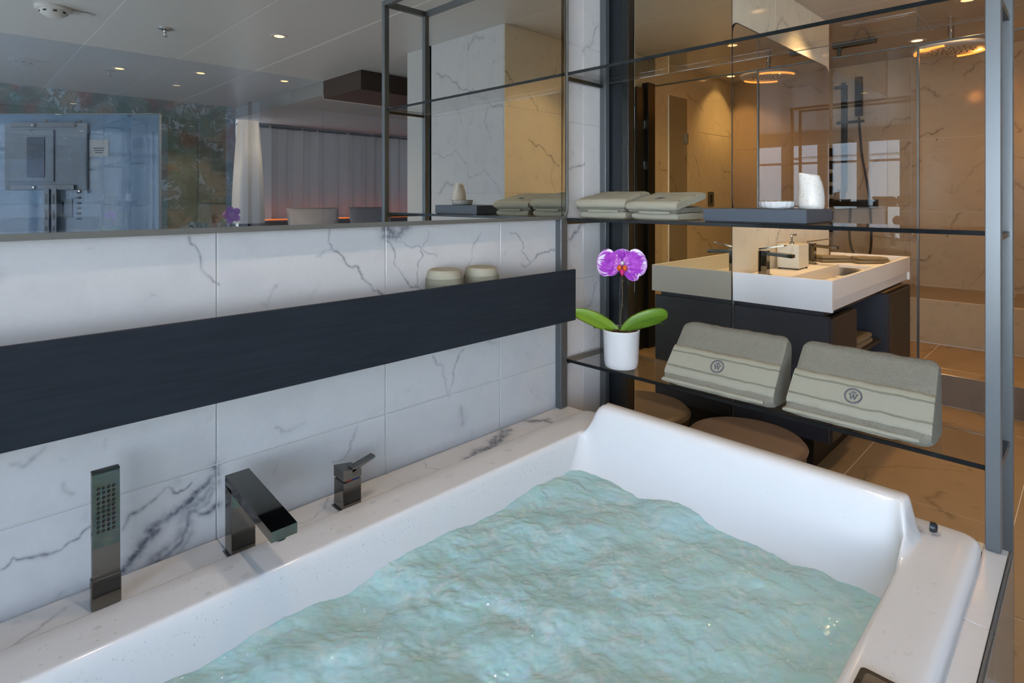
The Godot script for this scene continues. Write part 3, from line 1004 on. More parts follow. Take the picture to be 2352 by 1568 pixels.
# a folded towel leaning back: terry above, woven band with two stripes and a stitched mark below
func band_towel(called: String, label: String, at: Vector3, width: float, yaw: float, seed_: int):
	var t := thing(called, label, "towel", at, "large towels on the lower glass shelf")
	t.rotation.y = yaw
	var prof := [Vector2(.110, .002), Vector2(.114, .02), Vector2(.122, .08), Vector2(.136, .14), Vector2(.139, .160), Vector2(.134, .178), Vector2(.120, .189), Vector2(.105, .188), Vector2(.095, .180)]
	for k in range(1, 13): prof.append(Vector2(lerpf(.095, -.022, k / 12.0), lerpf(.180, .042, k / 12.0)))
	prof.append_array([Vector2(-.030, .032), Vector2(-.033, .024), Vector2(-.030, .016), Vector2(-.020, .012), Vector2(-.012, .006), Vector2(0.0, .002)])
	for k in range(1, 6): prof.append(Vector2(.110 * k / 6.0, .001))
	var nn := noise(7.0, seed_, 3)
	var rings := []
	var nz := 44
	for i in nz + 1:
		var f := float(i) / nz
		var e := minf(f, 1 - f) * width
		var sh := clampf(sqrt(maxf(0.0, 1 - pow(maxf(0.0, 1 - e / 0.022), 2))), 0.2, 1.0)
		var ring := PackedVector3Array()
		for p in prof:
			var c := Vector2(0.075, 0.075)
			var q: Vector2 = c + (p - c) * lerpf(0.88, 1.0, sh)
			var w := nn.get_noise_3d(q.x * 2, q.y * 2, f * width * 2) * 0.0026
			ring.append(Vector3(q.x + w * 0.6, maxf(0.001, q.y + w), (f - 0.5) * width * (1.0 + 0.04 * (0.19 - q.y) / 0.19)))
		rings.append(ring)
	part(t, "terry", loft(rings), M.terry)
	# band: lies just above the sloping face
	var dirf := Vector2(-.117, -.138).normalized()
	var nor := Vector2(-.138, .117).normalized()
	var sheet := func(a0: float, a1: float, lift: float, over: float) -> ArrayMesh:
		var rows := []
		for i in nz + 1:
			var f := float(i) / nz
			var ring := PackedVector3Array()
			var a := []
			for k in 11: a.append([lerpf(a0, a1, k / 10.0), lift if k > 0 and k < 10 else 0.0])
			a.append([a1, -0.004]); a.append([a0, -0.004])
			for s in a:
				var q: Vector2 = Vector2(.095, .180) + dirf * s[0]
				var w := nn.get_noise_3d(q.x * 2, q.y * 2, f * width * 2) * 0.0026
				q += nor * s[1]
				ring.append(Vector3(q.x + w * 0.6, q.y + w, (f - 0.5) * (width * (1.0 + 0.04 * (0.19 - q.y) / 0.19) + over)))
			rows.append(ring)
		return loft(rows)
	part(t, "woven_band", sheet.call(0.078, 0.181, 0.0035, 0.002), M.weave)
	part(t, "stripe", sheet.call(0.098, 0.104, 0.0048, 0.003), M.stripe)
	part(t, "stripe", sheet.call(0.152, 0.158, 0.0048, 0.003), M.stripe)
	for k in 3:
		var fm := soft_slab(Vector3(.12 - 0.01 * k, .011, width * (0.96 - 0.12 * k)), 0.0055, 0.003, seed_ + 5 * k)
		part(t, "fold", fm, M.weave, Vector3(0.020 + 0.006 * k, 0.024 - 0.0065 * k, -0.01 - 0.03 * k + (0.05 if k == 2 else 0.0)))
	emblem(t, Vector3(0.095, 0.180, -0.008) + Vector3(dirf.x, dirf.y, 0) * 0.127 + Vector3(nor.x, nor.y, 0) * 0.0052, Basis(Vector3(0, 0, 1), -Vector3(dirf.x, dirf.y, 0), Vector3(nor.x, nor.y, 0)), 0.021)

# stitched mark: a double ring round a W
func emblem(parent: Node3D, at: Vector3, b: Basis, r: float):
	var e := Node3D.new()
	e.name = "emblem"
	parent.add_child(e, true)
	e.transform = Transform3D(b, at)
	var ring := TorusMesh.new()
	ring.inner_radius = r * 0.94
	ring.outer_radius = r * 1.02
	ring.rings = 40
	ring.ring_segments = 8
	part(e, "ring", ring, M.thread, Vector3.ZERO, Vector3(PI / 2, 0, 0))
	var ring2 := TorusMesh.new()
	ring2.inner_radius = r * 0.83
	ring2.outer_radius = r * 0.88
	ring2.rings = 40
	ring2.ring_segments = 8
	part(e, "ring", ring2, M.thread, Vector3.ZERO, Vector3(PI / 2, 0, 0))
	var tm := TextMesh.new()
	var font := SystemFont.new()
	font.font_names = PackedStringArray(["Droid Serif"])
	tm.font = font
	tm.text = "W"
	tm.font_size = 64
	tm.pixel_size = r * 0.0155
	tm.depth = 0.0012
	part(e, "letter", tm, M.thread, Vector3(0, -r * 0.12, 0.0003))
	for k in [-1, 0, 1]: part(e, "crown_point", bevel_box(Vector3(r * 0.1, r * (0.30 if k == 0 else 0.2), 0.0012), 0.0002), M.thread, Vector3(k * r * 0.2, r * (0.5 if k == 0 else 0.44), 0.0003), Vector3(0, 0, -0.35 * k))

func small_towel(label: String, at: Vector3, size: Vector3, yaw: float, seed_: int, lean: float):
	var t := thing("folded_towel", label, "towel", at, "small folded towels on the middle glass shelf")
	t.rotation.y = yaw
	var h := size.y
	part(t, "fold", soft_slab(Vector3(size.x * 0.92, h * 0.30, size.z * 0.90), h * 0.14, 0.004, seed_), M.weave, Vector3(0.004, h * 0.15, 0.004))
	part(t, "fold", soft_slab(Vector3(size.x * 0.94, h * 0.26, size.z * 0.95), h * 0.12, 0.004, seed_ + 3), M.terry, Vector3(0.002, h * 0.40, -0.004))
	part(t, "fold", soft_slab(Vector3(size.x, h * 0.36, size.z), h * 0.17, 0.005, seed_ + 6, lean), M.weave, Vector3(-0.004, h * 0.74, 0))
	part(t, "hem", soft_slab(Vector3(0.004, 0.008, size.z * 0.6), 0.002, 0.001, seed_ + 8), M.weave, Vector3(-size.x * 0.47, h * 0.3, 0.01))
	for k in 2: part(t, "stripe", soft_slab(Vector3(0.004, 0.003, size.z * 0.97), 0.0012, 0.001, seed_ + 9), M.stripe, Vector3(-size.x * (0.36 - 0.5 * k), h * 0.915 + lean * -size.x * (0.36 - 0.5 * k), 0))
	emblem(t, Vector3(-0.035, h * 0.925 - lean * 0.035, 0.0), Basis(Vector3(0, 0, 1), Vector3(1, lean, 0).normalized(), Vector3(-lean, 1, 0).normalized()), 0.020)

func shelf_things():
	band_towel("leaning_towel", "grey towel with stitched ring mark on lower glass shelf, beside the orchid", Vector3(1.716, 0.690, 0.625), 0.338, 0.0, 5)
	band_towel("leaning_towel", "grey towel with stitched ring mark on lower glass shelf, by the end post", Vector3(1.716, 0.690, 1.003), 0.325, 0.0, 17)
	small_towel("small folded towel on middle glass shelf nearest the marble wall", Vector3(1.83, 1.226, 0.152), Vector3(0.19, 0.095, 0.215), 0.06, 31, 0.18)
	small_towel("small folded towel on middle glass shelf next to the dark tray", Vector3(1.83, 1.226, 0.378), Vector3(0.19, 0.088, 0.205), -0.05, 47, 0.2)
	# tray with dish and pitcher
	var tr := thing("serving_tray", "flat slate grey leatherette tray box on the middle glass shelf", "tray", Vector3(1.83, 1.226, 0.727))
	part(tr, "base", bevel_box(Vector3(0.216, 0.004, 0.300), 0.001), M.black_matt, Vector3(0, 0.002, 0))
	part(tr, "box", bevel_box(Vector3(0.222, 0.039, 0.308), 0.0015), M.tray, Vector3(0, 0.0235, 0))
	var ds := thing("soap_dish", "small white fluted soap dish with brown rim on the tray", "dish", Vector3(1.80, 1.269, 0.770))
	var rings := []
	for s in [[.030, .0], [.044, .002], [.049, .010], [.0505, .020], [.0515, .0235], [.049, .0235], [.046, .016], [.036, .008], [.004, .006]]:
		var rg := PackedVector3Array()
		for j in 80:
			var a := TAU * j / 80.0
			var r: float = s[0] * (1.0 + (0.018 * sin(a * 17.0) if s[0] > 0.043 and s[1] < 0.0234 else 0.0))
			rg.append(Vector3(cos(a) * r, s[1], sin(a) * r))
		rings.append(rg)
	part(ds, "bowl", loft(rings), M.ceramic)
	var rim := TorusMesh.new()
	rim.inner_radius = 0.0488
	rim.outer_radius = 0.0516
	rim.rings = 60
	part(ds, "rim", rim, M.towel_brown, Vector3(0, 0.0232, 0))
	var pt := thing("pitcher", "white glazed earthenware pitcher with brown flecks on the tray", "pitcher", Vector3(1.845, 1.269, 0.852))
	pt.rotation.y = deg_to_rad(135)
	rings = []
	for s in [[.0, .001], [.031, .0], [.0345, .003], [.036, .015], [.036, .035], [.0335, .06], [.029, .08], [.0245, .095], [.0235, .104], [.0215, .104], [.022, .095], [.026, .08], [.031, .05], [.030, .01], [.0, .008]]:
		var rg := PackedVector3Array()
		for j in 48:
			var a := TAU * j / 48.0
			var r: float = s[0]
			var lip := 0.0
			if s[1] > 0.055:
				var k := pow(maxf(0.0, cos(a)), 6.0) * smoothstep(0.055, 0.104, s[1])
				r += 0.013 * k
				lip = 0.004 * k
			rg.append(Vector3(cos(a) * r, s[1] + lip - (0.006 * (0.5 - 0.5 * cos(a)) * smoothstep(0.07, 0.104, s[1]) if s[1] > 0.07 else 0.0), sin(a) * r))
		rings.append(rg)
	part(pt, "body", loft(rings, false, false), M.glaze)
	orchid()

func leaf_mesh(path: Array, width: float, fold: float, roll: float, tone: Color, tone2: Color) -> ArrayMesh:
	var pts := smooth_path(path, 6)
	var n := pts.size()
	var st := SurfaceTool.new()
	st.begin(Mesh.PRIMITIVE_TRIANGLES)
	st.set_smooth_group(0)
	var across := 12
	var grid := []
	for i in n:
		var f := float(i) / (n - 1)
		var dir: Vector3 = (pts[mini(i + 1, n - 1)] - pts[maxi(i - 1, 0)]).normalized()
		var side := dir.cross(Vector3.UP).normalized()
		var up := side.cross(dir)
		side = side.rotated(dir, roll)
		up = up.rotated(dir, roll)
		var w := width * pow(sin(PI * clampf(0.07 + 0.90 * f, 0.0, 1.0)), 0.62) * (0.72 + 0.36 * f)
		var row := []
		for sgn in [1.0, -1.0]:
			for k in across + 1:
				var s: float = (float(k) / across * 2 - 1) * sgn
				var p: Vector3 = pts[i] + side * s * w * 0.5 + up * (absf(s) * absf(s) * fold * w - 0.0012 * (1 - s * s) * (1.0 - sgn) * 0.5 * 1.6)
				row.append([p, s, f])
		grid.append(row)
	var m := (across + 1) * 2
	for i in n - 1:
		for k in m:
			var a: Array = grid[i][k]
			var b: Array = grid[i][(k + 1) % m]
			var c: Array = grid[i + 1][(k + 1) % m]
			var d: Array = grid[i + 1][k]
			for q in [a, c, b, a, d, c]:
				var t: float = 0.5 + 0.5 * sin(q[2] * 9.0 + q[1] * 4.0)
				var col := tone.lerp(tone2, clampf(0.25 + 0.35 * t + 0.3 * q[1], 0.0, 1.0))
				if absf(q[1]) < 0.1: col = col.darkened(0.25)
				st.set_color(col)
				st.add_vertex(q[0])
	st.generate_normals()
	return st.commit()

# one petal in its own plane: x right, y up, z towards the viewer; shape(a) gives the outline radius at an angle
func petal_mesh(ang: float, length: float, width: float, cup: float, white: float, seed_: int) -> ArrayMesh:
	var nn := noise(1.0, seed_, 3)
	var st := SurfaceTool.new()
	st.begin(Mesh.PRIMITIVE_TRIANGLES)
	st.set_smooth_group(0)
	var nu := 30
	var nv := 28
	var dir := Vector3(cos(ang), sin(ang), 0)
	var side := Vector3(-sin(ang), cos(ang), 0)
	var grid := []
	for i in nu + 1:
		var f := float(i) / nu
		var row := []
		var w := width * pow(sin(PI * clampf(0.05 + 0.95 * f, 0.0, 1.0)), 0.55) * (0.55 + 0.62 * f)
		if i == nu: w = 0.002
		for j in nv + 1:
			var s := float(j) / nv * 2 - 1
			var p := dir * length * f + side * s * w * 0.5
			p.z += cup * (f * f - 0.35 * s * s * f) + 0.0022 * sin(s * 5.0 + f * 7.0 + seed_) * f + 0.003 * nn.get_noise_2d(f * 3, s * 2)
			# dye: violet, white tongues running in from the outer edge
			var edge := maxf(f, absf(s) * 0.82 + 0.22 * f)
			var tongue := nn.get_noise_2d(s * 16.0 + 3.0 * seed_, f * 1.6)
			var k := clampf((edge + 0.30 * tongue - (1.02 - white)) * 9.0, 0.0, 1.0) * (1.0 if f > 0.45 else 0.0)
			if edge > 0.965: k = 0.25
			var vein := nn.get_noise_2d(s * 9.0 + 90, f * 2.0)
			var col := Color(0.29, 0.016, 0.40).lerp(Color(0.42, 0.042, 0.54), clampf(0.5 + vein, 0.0, 1.0))
			if f < 0.28: col = col.lerp(Color(0.78, 0.42, 0.75), clampf(nn.get_noise_2d(s * 30, f * 40) * 2.2, 0.0, 0.7))
			row.append([p, col.lerp(Color(0.86, 0.80, 0.90), k)])
		grid.append(row)
	for back in [false, true]:
		for i in nu:
			for j in nv:
				var a: Array = grid[i][j]
				var b: Array = grid[i][j + 1]
				var c: Array = grid[i + 1][j + 1]
				var d: Array = grid[i + 1][j]
				for q in ([a, d, c, a, c, b] if back else [a, c, d, a, b, c]):
					st.set_color(q[1])
					st.add_vertex(q[0] - (Vector3(0, 0, 0.0009) if back else Vector3.ZERO))
	st.generate_normals()
	return st.commit()

func orchid():
	var at := Vector3(1.765, 0.690, 0.232)
	var p := thing("potted_orchid", "violet orchid with white edged petals in a plain white pot", "potted plant", at)
	part(p, "pot", lathe([[0.0, 0.002], [0.055, 0.0], [0.0585, 0.003], [0.0615, 0.02], [0.066, 0.131], [0.0672, 0.135], [0.0650, 0.1365], [0.0632, 0.132], [0.061, 0.112], [0.004, 0.110]], 56, false, true), M.ceramic)
	# bark chips
	for k in 34:
		var a := rng.randf() * TAU
		var r := sqrt(rng.randf()) * 0.052
		var s := rng.randf_range(0.010, 0.024)
		part(p, "bark_chip", bevel_box(Vector3(s, s * 0.5, s * 0.62), s * 0.12), M.bark, Vector3(cos(a) * r, 0.116 + rng.randf() * 0.016, sin(a) * r), Vector3(rng.randf() * 0.9, rng.randf() * TAU, rng.randf() * 0.9))
	# leaves: towards the left and right of the viewer
	var rt := Vector3(0.62, 0, 0.785)   # to the viewer's right
	var to := Vector3(-0.785, 0, 0.62)  # towards the viewer
	var up := Vector3.UP
	var g1 := Color(0.07, 0.15, 0.012)
	var g2 := Color(0.13, 0.24, 0.018)
	var b0 := Vector3(0, 0.118, 0) + to * 0.01
	part(p, "leaf", leaf_mesh([b0 - rt * 0.004, b0 - rt * 0.04 + up * 0.022, b0 - rt * 0.09 + up * 0.05 + to * 0.012, b0 - rt * 0.14 + up * 0.070 + to * 0.018, b0 - rt * 0.178 + up * 0.080 + to * 0.02], 0.066, 0.10, 1.2, g2, Color(0.20, 0.30, 0.014)), M.leaf)
	part(p, "leaf", leaf_mesh([b0 + rt * 0.0 + up * 0.004, b0 + rt * 0.04 + up * 0.038 + to * 0.01, b0 + rt * 0.09 + up * 0.058 + to * 0.014, b0 + rt * 0.135 + up * 0.070 + to * 0.01, b0 + rt * 0.162 + up * 0.068], 0.080, 0.10, -1.25, g1, g2), M.leaf)
	part(p, "leaf", leaf_mesh([b0, b0 - rt * 0.04 + up * 0.018 - to * 0.01, b0 - rt * 0.075 + up * 0.022 - to * 0.014, b0 - rt * 0.100 + up * 0.018 - to * 0.014], 0.045, 0.1, 0.6, g1, g2), M.leaf)
	part(p, "leaf", leaf_mesh([b0, b0 + rt * 0.05 + up * 0.022 - to * 0.03, b0 + rt * 0.11 + up * 0.034 - to * 0.05, b0 + rt * 0.155 + up * 0.030 - to * 0.055], 0.04, 0.1, -0.3, g1, g1), M.leaf)
	part(p, "aerial_root", tube(smooth_path([rt * 0.045 + up * 0.118, rt * 0.052 + up * 0.142, rt * 0.056 + up * 0.128]), 0.002), M.root)
	part(p, "stem", tube(smooth_path([up * 0.12, up * 0.18 - rt * 0.002, up * 0.25 + rt * 0.004, up * 0.315 + rt * 0.002, up * 0.350 + to * 0.012]), 0.0028), M.stem)
	part(p, "stake", tube([up * 0.115 - rt * 0.008, up * 0.325 - rt * 0.003], 0.0022), M.jamb)
	for k in 3: part(p, "bud", lathe([[0.0, 0.0], [0.003, 0.003], [0.0025, 0.008], [0.0, 0.012]], 10, false, false), M.stem, up * (0.215 + 0.045 * k) + rt * (-0.006 if k % 2 else 0.006))
	# flower, turned to the room
	var f := Node3D.new()
	f.name = "flower"
	p.add_child(f)
	f.position = up * 0.370 + to * 0.024 + rt * 0.001
	f.basis = Basis(rt, up, -rt.cross(up) * -1.0) if rt.cross(up).dot(to) > 0 else Basis(rt, up, to)
	var pe := func(called: String, a: float, l: float, w: float, cup: float, white: float, z: float, s: int):
		part(f, called, petal_mesh(deg_to_rad(a), l, w, cup, white, s), M.petal, Vector3(0, 0, z))
	pe.call("sepal", 88, 0.060, 0.074, 0.006, 0.10, -0.006, 2)
	pe.call("sepal", 208, 0.066, 0.044, 0.006, 0.06, -0.005, 3)
	pe.call("sepal", 318, 0.076, 0.050, 0.008, 0.12, -0.004, 4)
	pe.call("petal", 170, 0.092, 0.112, 0.014, 0.22, 0.0, 5)
	pe.call("petal", 12, 0.089, 0.112, 0.014, 0.22, 0.001, 6)
	var lip := mat("lip", Color(0.80, 0.36, 0.10), 0.5)
	var lipp := mat("lip_pink", Color(0.72, 0.10, 0.42), 0.5)
	part(f, "column", lathe([[0.0, 0.0], [0.006, 0.004], [0.0065, 0.010], [0.004, 0.015], [0.0, 0.0165]], 16, false, false), M.ceramic, Vector3(0.001, 0.004, 0.004), Vector3(0.9, 0, 0))
	for k in [-1, 1]:
		part(f, "lip_lobe", lathe([[0.0, -0.012], [0.006, -0.009], [0.009, 0.0], [0.006, 0.009], [0.0, 0.012]], 14, false, false), lip, Vector3(0.010 * k, -0.009, 0.008), Vector3(0.3, 0.5 * k, 0.5 * k))
	part(f, "lip", lathe([[0.0, -0.02], [0.005, -0.016], [0.009, -0.006], [0.006, 0.004], [0.0, 0.007]], 16, false, false), lipp, Vector3(0.0, -0.018, 0.010), Vector3(-0.4, 0, 0))

# ------------------------------------------------------------------ bathroom behind the shelf
func bathroom():
	# mirrors on the bathroom wall
	var pm := thing("tall_mirror", "tall floor to ceiling mirror panel beside the vanity", "mirror", Vector3(2.47, 0.01, 0.115))
	bx(pm, "glass", M.mirror_olive, Vector3(2.022, 0.012, 0.1), Vector3(2.918, CEIL - 0.004, 0.12), 0.001)
	bx(pm, "edge_strip", M.gunmetal, Vector3(2.9185, 0.012, 0.1), Vector3(2.9235, CEIL - 0.004, 0.1205), 0.0005)
	var vm := thing("vanity_mirror", "wide mirror with rounded corners and thin dark frame above the vanity", "mirror", Vector3(3.7, 1.22, 0.112))
	part(vm, "frame", extrude(rounded(1.552, 1.006, 0.07, 10), 0.0, 0.006), M.black_matt, Vector3(0, 0.503, 0))
	part(vm, "glass", extrude(rounded(1.540, 0.994, 0.066, 10), 0.006, 0.008), M.mirror, Vector3(0, 0.503, 0))
	vanity()
	# stool
	var s := thing("round_stool", "low round taupe leather stool in front of the vanity", "stool", Vector3(2.47, 0.012, 0.385))
	part(s, "body", lathe([[0.20, 0.0], [0.212, 0.02], [0.228, 0.14], [0.236, 0.225]], 64, true, false), M.leather)
	part(s, "cushion", lathe([[0.236, 0.225], [0.241, 0.236], [0.240, 0.250], [0.230, 0.262], [0.20, 0.268], [0.004, 0.272]], 64, false, true), M.leather)
	var seam := TorusMesh.new()
	seam.inner_radius = 0.2365
	seam.outer_radius = 0.2435
	seam.rings = 72
	part(s, "piping", seam, M.leather, Vector3(0, 0.246, 0))
	# shower screen with slim frame
	var g := thing("shower_screen", "tall tinted glass shower screen at the end of the vanity", "glass screen", Vector3(4.52, 0.012, 0.38))
	bx(g, "pane", M.coated_bronze, Vector3(4.506, 0.03, 0.13), Vector3(4.514, 2.29, 0.63), 0.0005)
	bx(g, "frame", M.frame_metal, Vector3(4.503, 2.29, 0.125), Vector3(4.518, 2.302, 0.642), 0.001)
	bx(g, "frame", M.frame_metal, Vector3(4.502, 0.03, 0.630), Vector3(4.520, 2.29, 0.642), 0.001)
	bx(g, "clamp", M.gunmetal, Vector3(4.49, 2.36, 0.13), Vector3(4.54, 2.40, 0.40), 0.002)
	bx(g, "clamp_stem", M.gunmetal, Vector3(4.50, 2.30, 0.16), Vector3(4.53, 2.36, 0.19), 0.002)
	bx(g, "header", M.frame_metal, Vector3(4.503, 2.290, 0.642), Vector3(4.515, 2.302, 1.572), 0.001)
	# swung open glass door of the shower
	var gd := thing("shower_door", "smoked glass shower door standing open with a chrome handle", "glass door", Vector3(4.45, 0.02, 1.2))
	bx(gd, "pane", M.smoked, Vector3(4.15, 0.02, 1.196), Vector3(4.44, 2.13, 1.204), 0.0005)
	bx(gd, "edge", M.seam_white, Vector3(4.144, 0.02, 1.195), Vector3(4.15, 2.13, 1.205), 0.001)
	bx(gd, "handle", M.chrome, Vector3(4.39, 1.75, 1.17), Vector3(4.415, 1.84, 1.196), 0.003)
	# door in the wall opposite the vanity, only seen in the mirrors
	var dr := Node3D.new()
	dr.name = "door_1"
	add_child(dr)
	dr.set_meta("kind", "structure")
	bx(dr, "leaf", M.jamb, Vector3(4.20, 0.014, 1.53), Vector3(4.33, 2.25, 1.562))
	bx(dr, "frame", M.black_matt, Vector3(4.33, 0.014, 1.50), Vector3(4.44, 2.30, 1.562))
	for y in [1.55, 1.90]: bx(dr, "hinge", M.chrome, Vector3(4.30, y, 1.52), Vector3(4.328, y + 0.07, 1.53))
	var sw := thing("wall_switch", "narrow brushed metal switch plate on the lit marble wall", "switch", Vector3(5.62, 1.28, 1.574))
	bx(sw, "plate", M.frame_metal, Vector3(5.56, 1.22, 1.566), Vector3(5.68, 1.37, 1.5735))
	bx(sw, "key", M.black_matt, Vector3(5.60, 1.25, 1.562), Vector3(5.64, 1.34, 1.566))
	# shower head with two glowing arcs
	var hd := thing("rain_shower", "large round ceiling shower head with two glowing amber arcs", "shower", Vector3(4.98, 2.325, 0.74))
	part(hd, "plate", lathe([[0.004, 0.0], [0.20, 0.0], [0.222, 0.004], [0.228, 0.012], [0.226, 0.024], [0.18, 0.03], [0.004, 0.03]], 64), M.wall_white)
	part(hd, "arm", lathe([[0.02, 0.03], [0.02, 0.225]], 20), M.chrome)
	for k in 2:
		var pts := []
		for i in 25: pts.append(Vector3(cos(0.035 + 1.5 * i / 24.0 + PI * k) * 0.205, -0.002, sin(0.035 + 1.5 * i / 24.0 + PI * k) * 0.205))
		part(hd, "ring_light", tube(pts, 0.009, 8), M.ring_warm)
	for k in 60:
		var a := k * 2.39996
		var r := 0.018 * sqrt(k + 1.0)
		part(hd, "nozzle", lathe([[0.0045, 0.0], [0.0035, -0.004]], 8, false, true), M.black_matt, Vector3(cos(a) * r, 0, sin(a) * r))
	for k in 2:
		var o := OmniLight3D.new()
		o.name = numbered("shower_glow")
		o.light_color = Color(1, 0.62, 0.28)
		o.light_energy = 0.25
		o.omni_range = 8.0
		o.omni_attenuation = 2.0
		o.light_size = 0.004
		o.shadow_enabled = true
		add_child(o)
		var a := PI * k + 0.785
		o.position = Vector3(4.98 + cos(a) * 0.205, 2.323, 0.74 + sin(a) * 0.205)
	# black hand shower set on the end wall
	var hs := thing("shower_set", "black hand shower on a square riser rail with a hose", "shower", Vector3(6.06, 1.2, -0.12))
	bx(hs, "rail", M.black_matt, Vector3(6.02, 1.36, -0.215), Vector3(6.045, 2.36, -0.19))
	bx(hs, "rail_arm", M.black_matt, Vector3(6.02, 2.335, -0.30), Vector3(6.045, 2.36, -0.19))
	bx(hs, "rail_arm", M.black_matt, Vector3(6.02, 1.36, -0.28), Vector3(6.045, 1.385, -0.19))
	bx(hs, "holder", M.black_matt, Vector3(6.02, 2.00, -0.28), Vector3(6.05, 2.025, -0.05))
	bx(hs, "handset", M.black_matt, Vector3(6.00, 2.06, -0.12), Vector3(6.03, 2.42, -0.06))
	part(hs, "hose", tube(smooth_path([Vector3(-0.045, 0.85, 0.03), Vector3(-0.06, 0.5, 0.06), Vector3(-0.07, 0.1, 0.12), Vector3(-0.06, -0.35, 0.13), Vector3(-0.05, -0.52, 0.05), Vector3(-0.05, -0.30, -0.04), Vector3(-0.03, 0.05, -0.04)], 8), 0.010), M.black_matt)
	bx(hs, "mixer", M.black_matt, Vector3(6.02, 1.22, -0.30), Vector3(6.09, 1.29, 0.05))
	bx(hs, "wall_plate", M.black_matt, Vector3(6.09, 1.30, -0.26), Vector3(6.0995, 2.4, -0.22))
	# towel warmer: black bars on a post
	var tw := thing("towel_warmer", "black ladder like towel warmer with flat plates in the shower", "radiator", Vector3(6.07, 1.15, -0.32))
	bx(tw, "post", M.black_matt, Vector3(6.05, 0.95, -0.425), Vector3(6.0995, 1.85, -0.40))
	for k in 7: bx(tw, "bar", M.black_matt, Vector3(6.03, 0.98 + 0.12 * k, -0.40), Vector3(6.06, 1.06 + 0.12 * k, -0.31))

func vanity():
	var v := thing("vanity", "dark slate washbasin vanity cabinet with an open niche", "cabinet", Vector3(3.72, 0.012, 0.35))
	var y1 := 0.772
	bx(v, "body", M.slate, Vector3(2.935, 0.165, 0.124), Vector3(4.48, y1 - 0.03, 0.40))
	bx(v, "end_panel", M.slate, Vector3(2.928, 0.160, 0.124), Vector3(2.945, y1 - 0.022, 0.578))
	bx(v, "top_rail", M.slate, Vector3(2.945, y1 - 0.03, 0.124), Vector3(4.48, y1, 0.55))
	bx(v, "plinth", M.black, Vector3(2.97, 0.012, 0.14), Vector3(4.45, 0.165, 0.50))
	# doors on the long side, a niche between them
	var d1 := bx(v, "door", M.slate_brown, Vector3(2.947, 0.165, 0.565), Vector3(3.33, y1 - 0.035, 0.588))
	bx(d1, "grip_edge", M.black, Vector3(2.95, y1 - 0.035, 0.56), Vector3(3.33, y1 - 0.03, 0.58), 0.0005)
	var d2 := bx(v, "door", M.slate_brown, Vector3(3.97, 0.165, 0.575), Vector3(4.48, y1 - 0.035, 0.598))
	bx(d2, "grip_edge", M.black, Vector3(3.97, y1 - 0.035, 0.57), Vector3(4.48, y1 - 0.03, 0.59), 0.0005)
	bx(v, "side_panel", M.slate, Vector3(3.93, 0.165, 0.40), Vector3(3.968, y1 - 0.03, 0.592))
	bx(v, "side_panel", M.slate, Vector3(3.33, 0.165, 0.40), Vector3(3.345, y1 - 0.03, 0.56))
	bx(v, "niche_shelf", M.slate_brown, Vector3(3.345, 0.46, 0.40), Vector3(3.93, 0.478, 0.56))
	bx(v, "niche_floor", M.slate_brown, Vector3(3.345, 0.165, 0.40), Vector3(3.93, 0.185, 0.56))
	var nt := thing("niche_towel", "folded beige towel on the shelf inside the vanity niche", "towel", Vector3(3.66, 0.478, 0.48))
	part(nt, "fold", soft_slab(Vector3(0.30, 0.028, 0.13), 0.012, 0.004, 61), M.towel_brown, Vector3(0, 0.015, 0))
	part(nt, "fold", soft_slab(Vector3(0.29, 0.028, 0.125), 0.012, 0.005, 62), M.towel_brown, Vector3(0.004, 0.043, 0))
	# washbasin: a walled white tray with a faucet ledge and two bowls
	var b := thing("double_washbasin", "long white stone double washbasin tray on the slate vanity", "sink", Vector3(3.72, y1, 0.36))
	bx(b, "end_wall", M.stone_white, Vector3(2.92, y1 + 0.001, 0.124), Vector3(2.938, 0.921, 0.594), 0.001)
	bx(b, "end_wall", M.stone_white, Vector3(4.482, y1 + 0.001, 0.124), Vector3(4.50, 0.921, 0.594), 0.001)
	bx(b, "front_wall", M.stone_white, Vector3(2.938, y1 + 0.055, 0.578), Vector3(4.482, 0.921, 0.594), 0.001)
	bx(b, "front_lip", M.stone_white, Vector3(2.938, y1 + 0.001, 0.562), Vector3(4.482, y1 + 0.055, 0.580), 0.001)
	bx(b, "back_ledge", M.stone_white, Vector3(2.938, y1 + 0.001, 0.124), Vector3(4.482, 0.893, 0.325), 0.001)
	bx(b, "floor", M.stone_white, Vector3(2.938, y1 + 0.001, 0.325), Vector3(4.482, y1 + 0.05, 0.562), 0.001)
	bx(b, "divider", M.stone_white, Vector3(3.97, 0.874, 0.325), Vector3(4.36, 0.893, 0.577), 0.001)
	for k in 2:
		var f := thing("basin_faucet", ["angular bronze chrome basin faucet nearer the tall mirror", "angular bronze chrome basin faucet nearer the shower"][k], "faucet", Vector3([3.13, 3.86][k], 0.893, 0.20), "basin faucets")
		part(f, "column", bevel_box(Vector3(0.045, 0.13, 0.045), 0.001), M.black_chrome, Vector3(0, 0.065, 0))
		part(f, "spout", extrude(PackedVector2Array([Vector2(-0.02, 0.128), Vector2(0.15, 0.118), Vector2(0.15, 0.100), Vector2(0.02, 0.108)]), -0.0225, 0.0225), M.black_chrome, Vector3.ZERO, Vector3(0, -PI / 2, 0))
		part(f, "lever", extrude(PackedVector2Array([Vector2(-0.02, 0.134), Vector2(0.11, 0.160), Vector2(0.11, 0.165), Vector2(-0.02, 0.142)]), -0.0215, 0.0215), M.black_chrome, Vector3.ZERO, Vector3(0, -PI / 2, 0))
		part(f, "foot", bevel_box(Vector3(0.06, 0.004, 0.06), 0.001), M.black_chrome, Vector3(0, 0.002, 0))
	var sb := thing("soap_dispenser", "white marble box shaped soap dispenser with a chrome pump", "dispenser", Vector3(3.55, 0.893, 0.20))
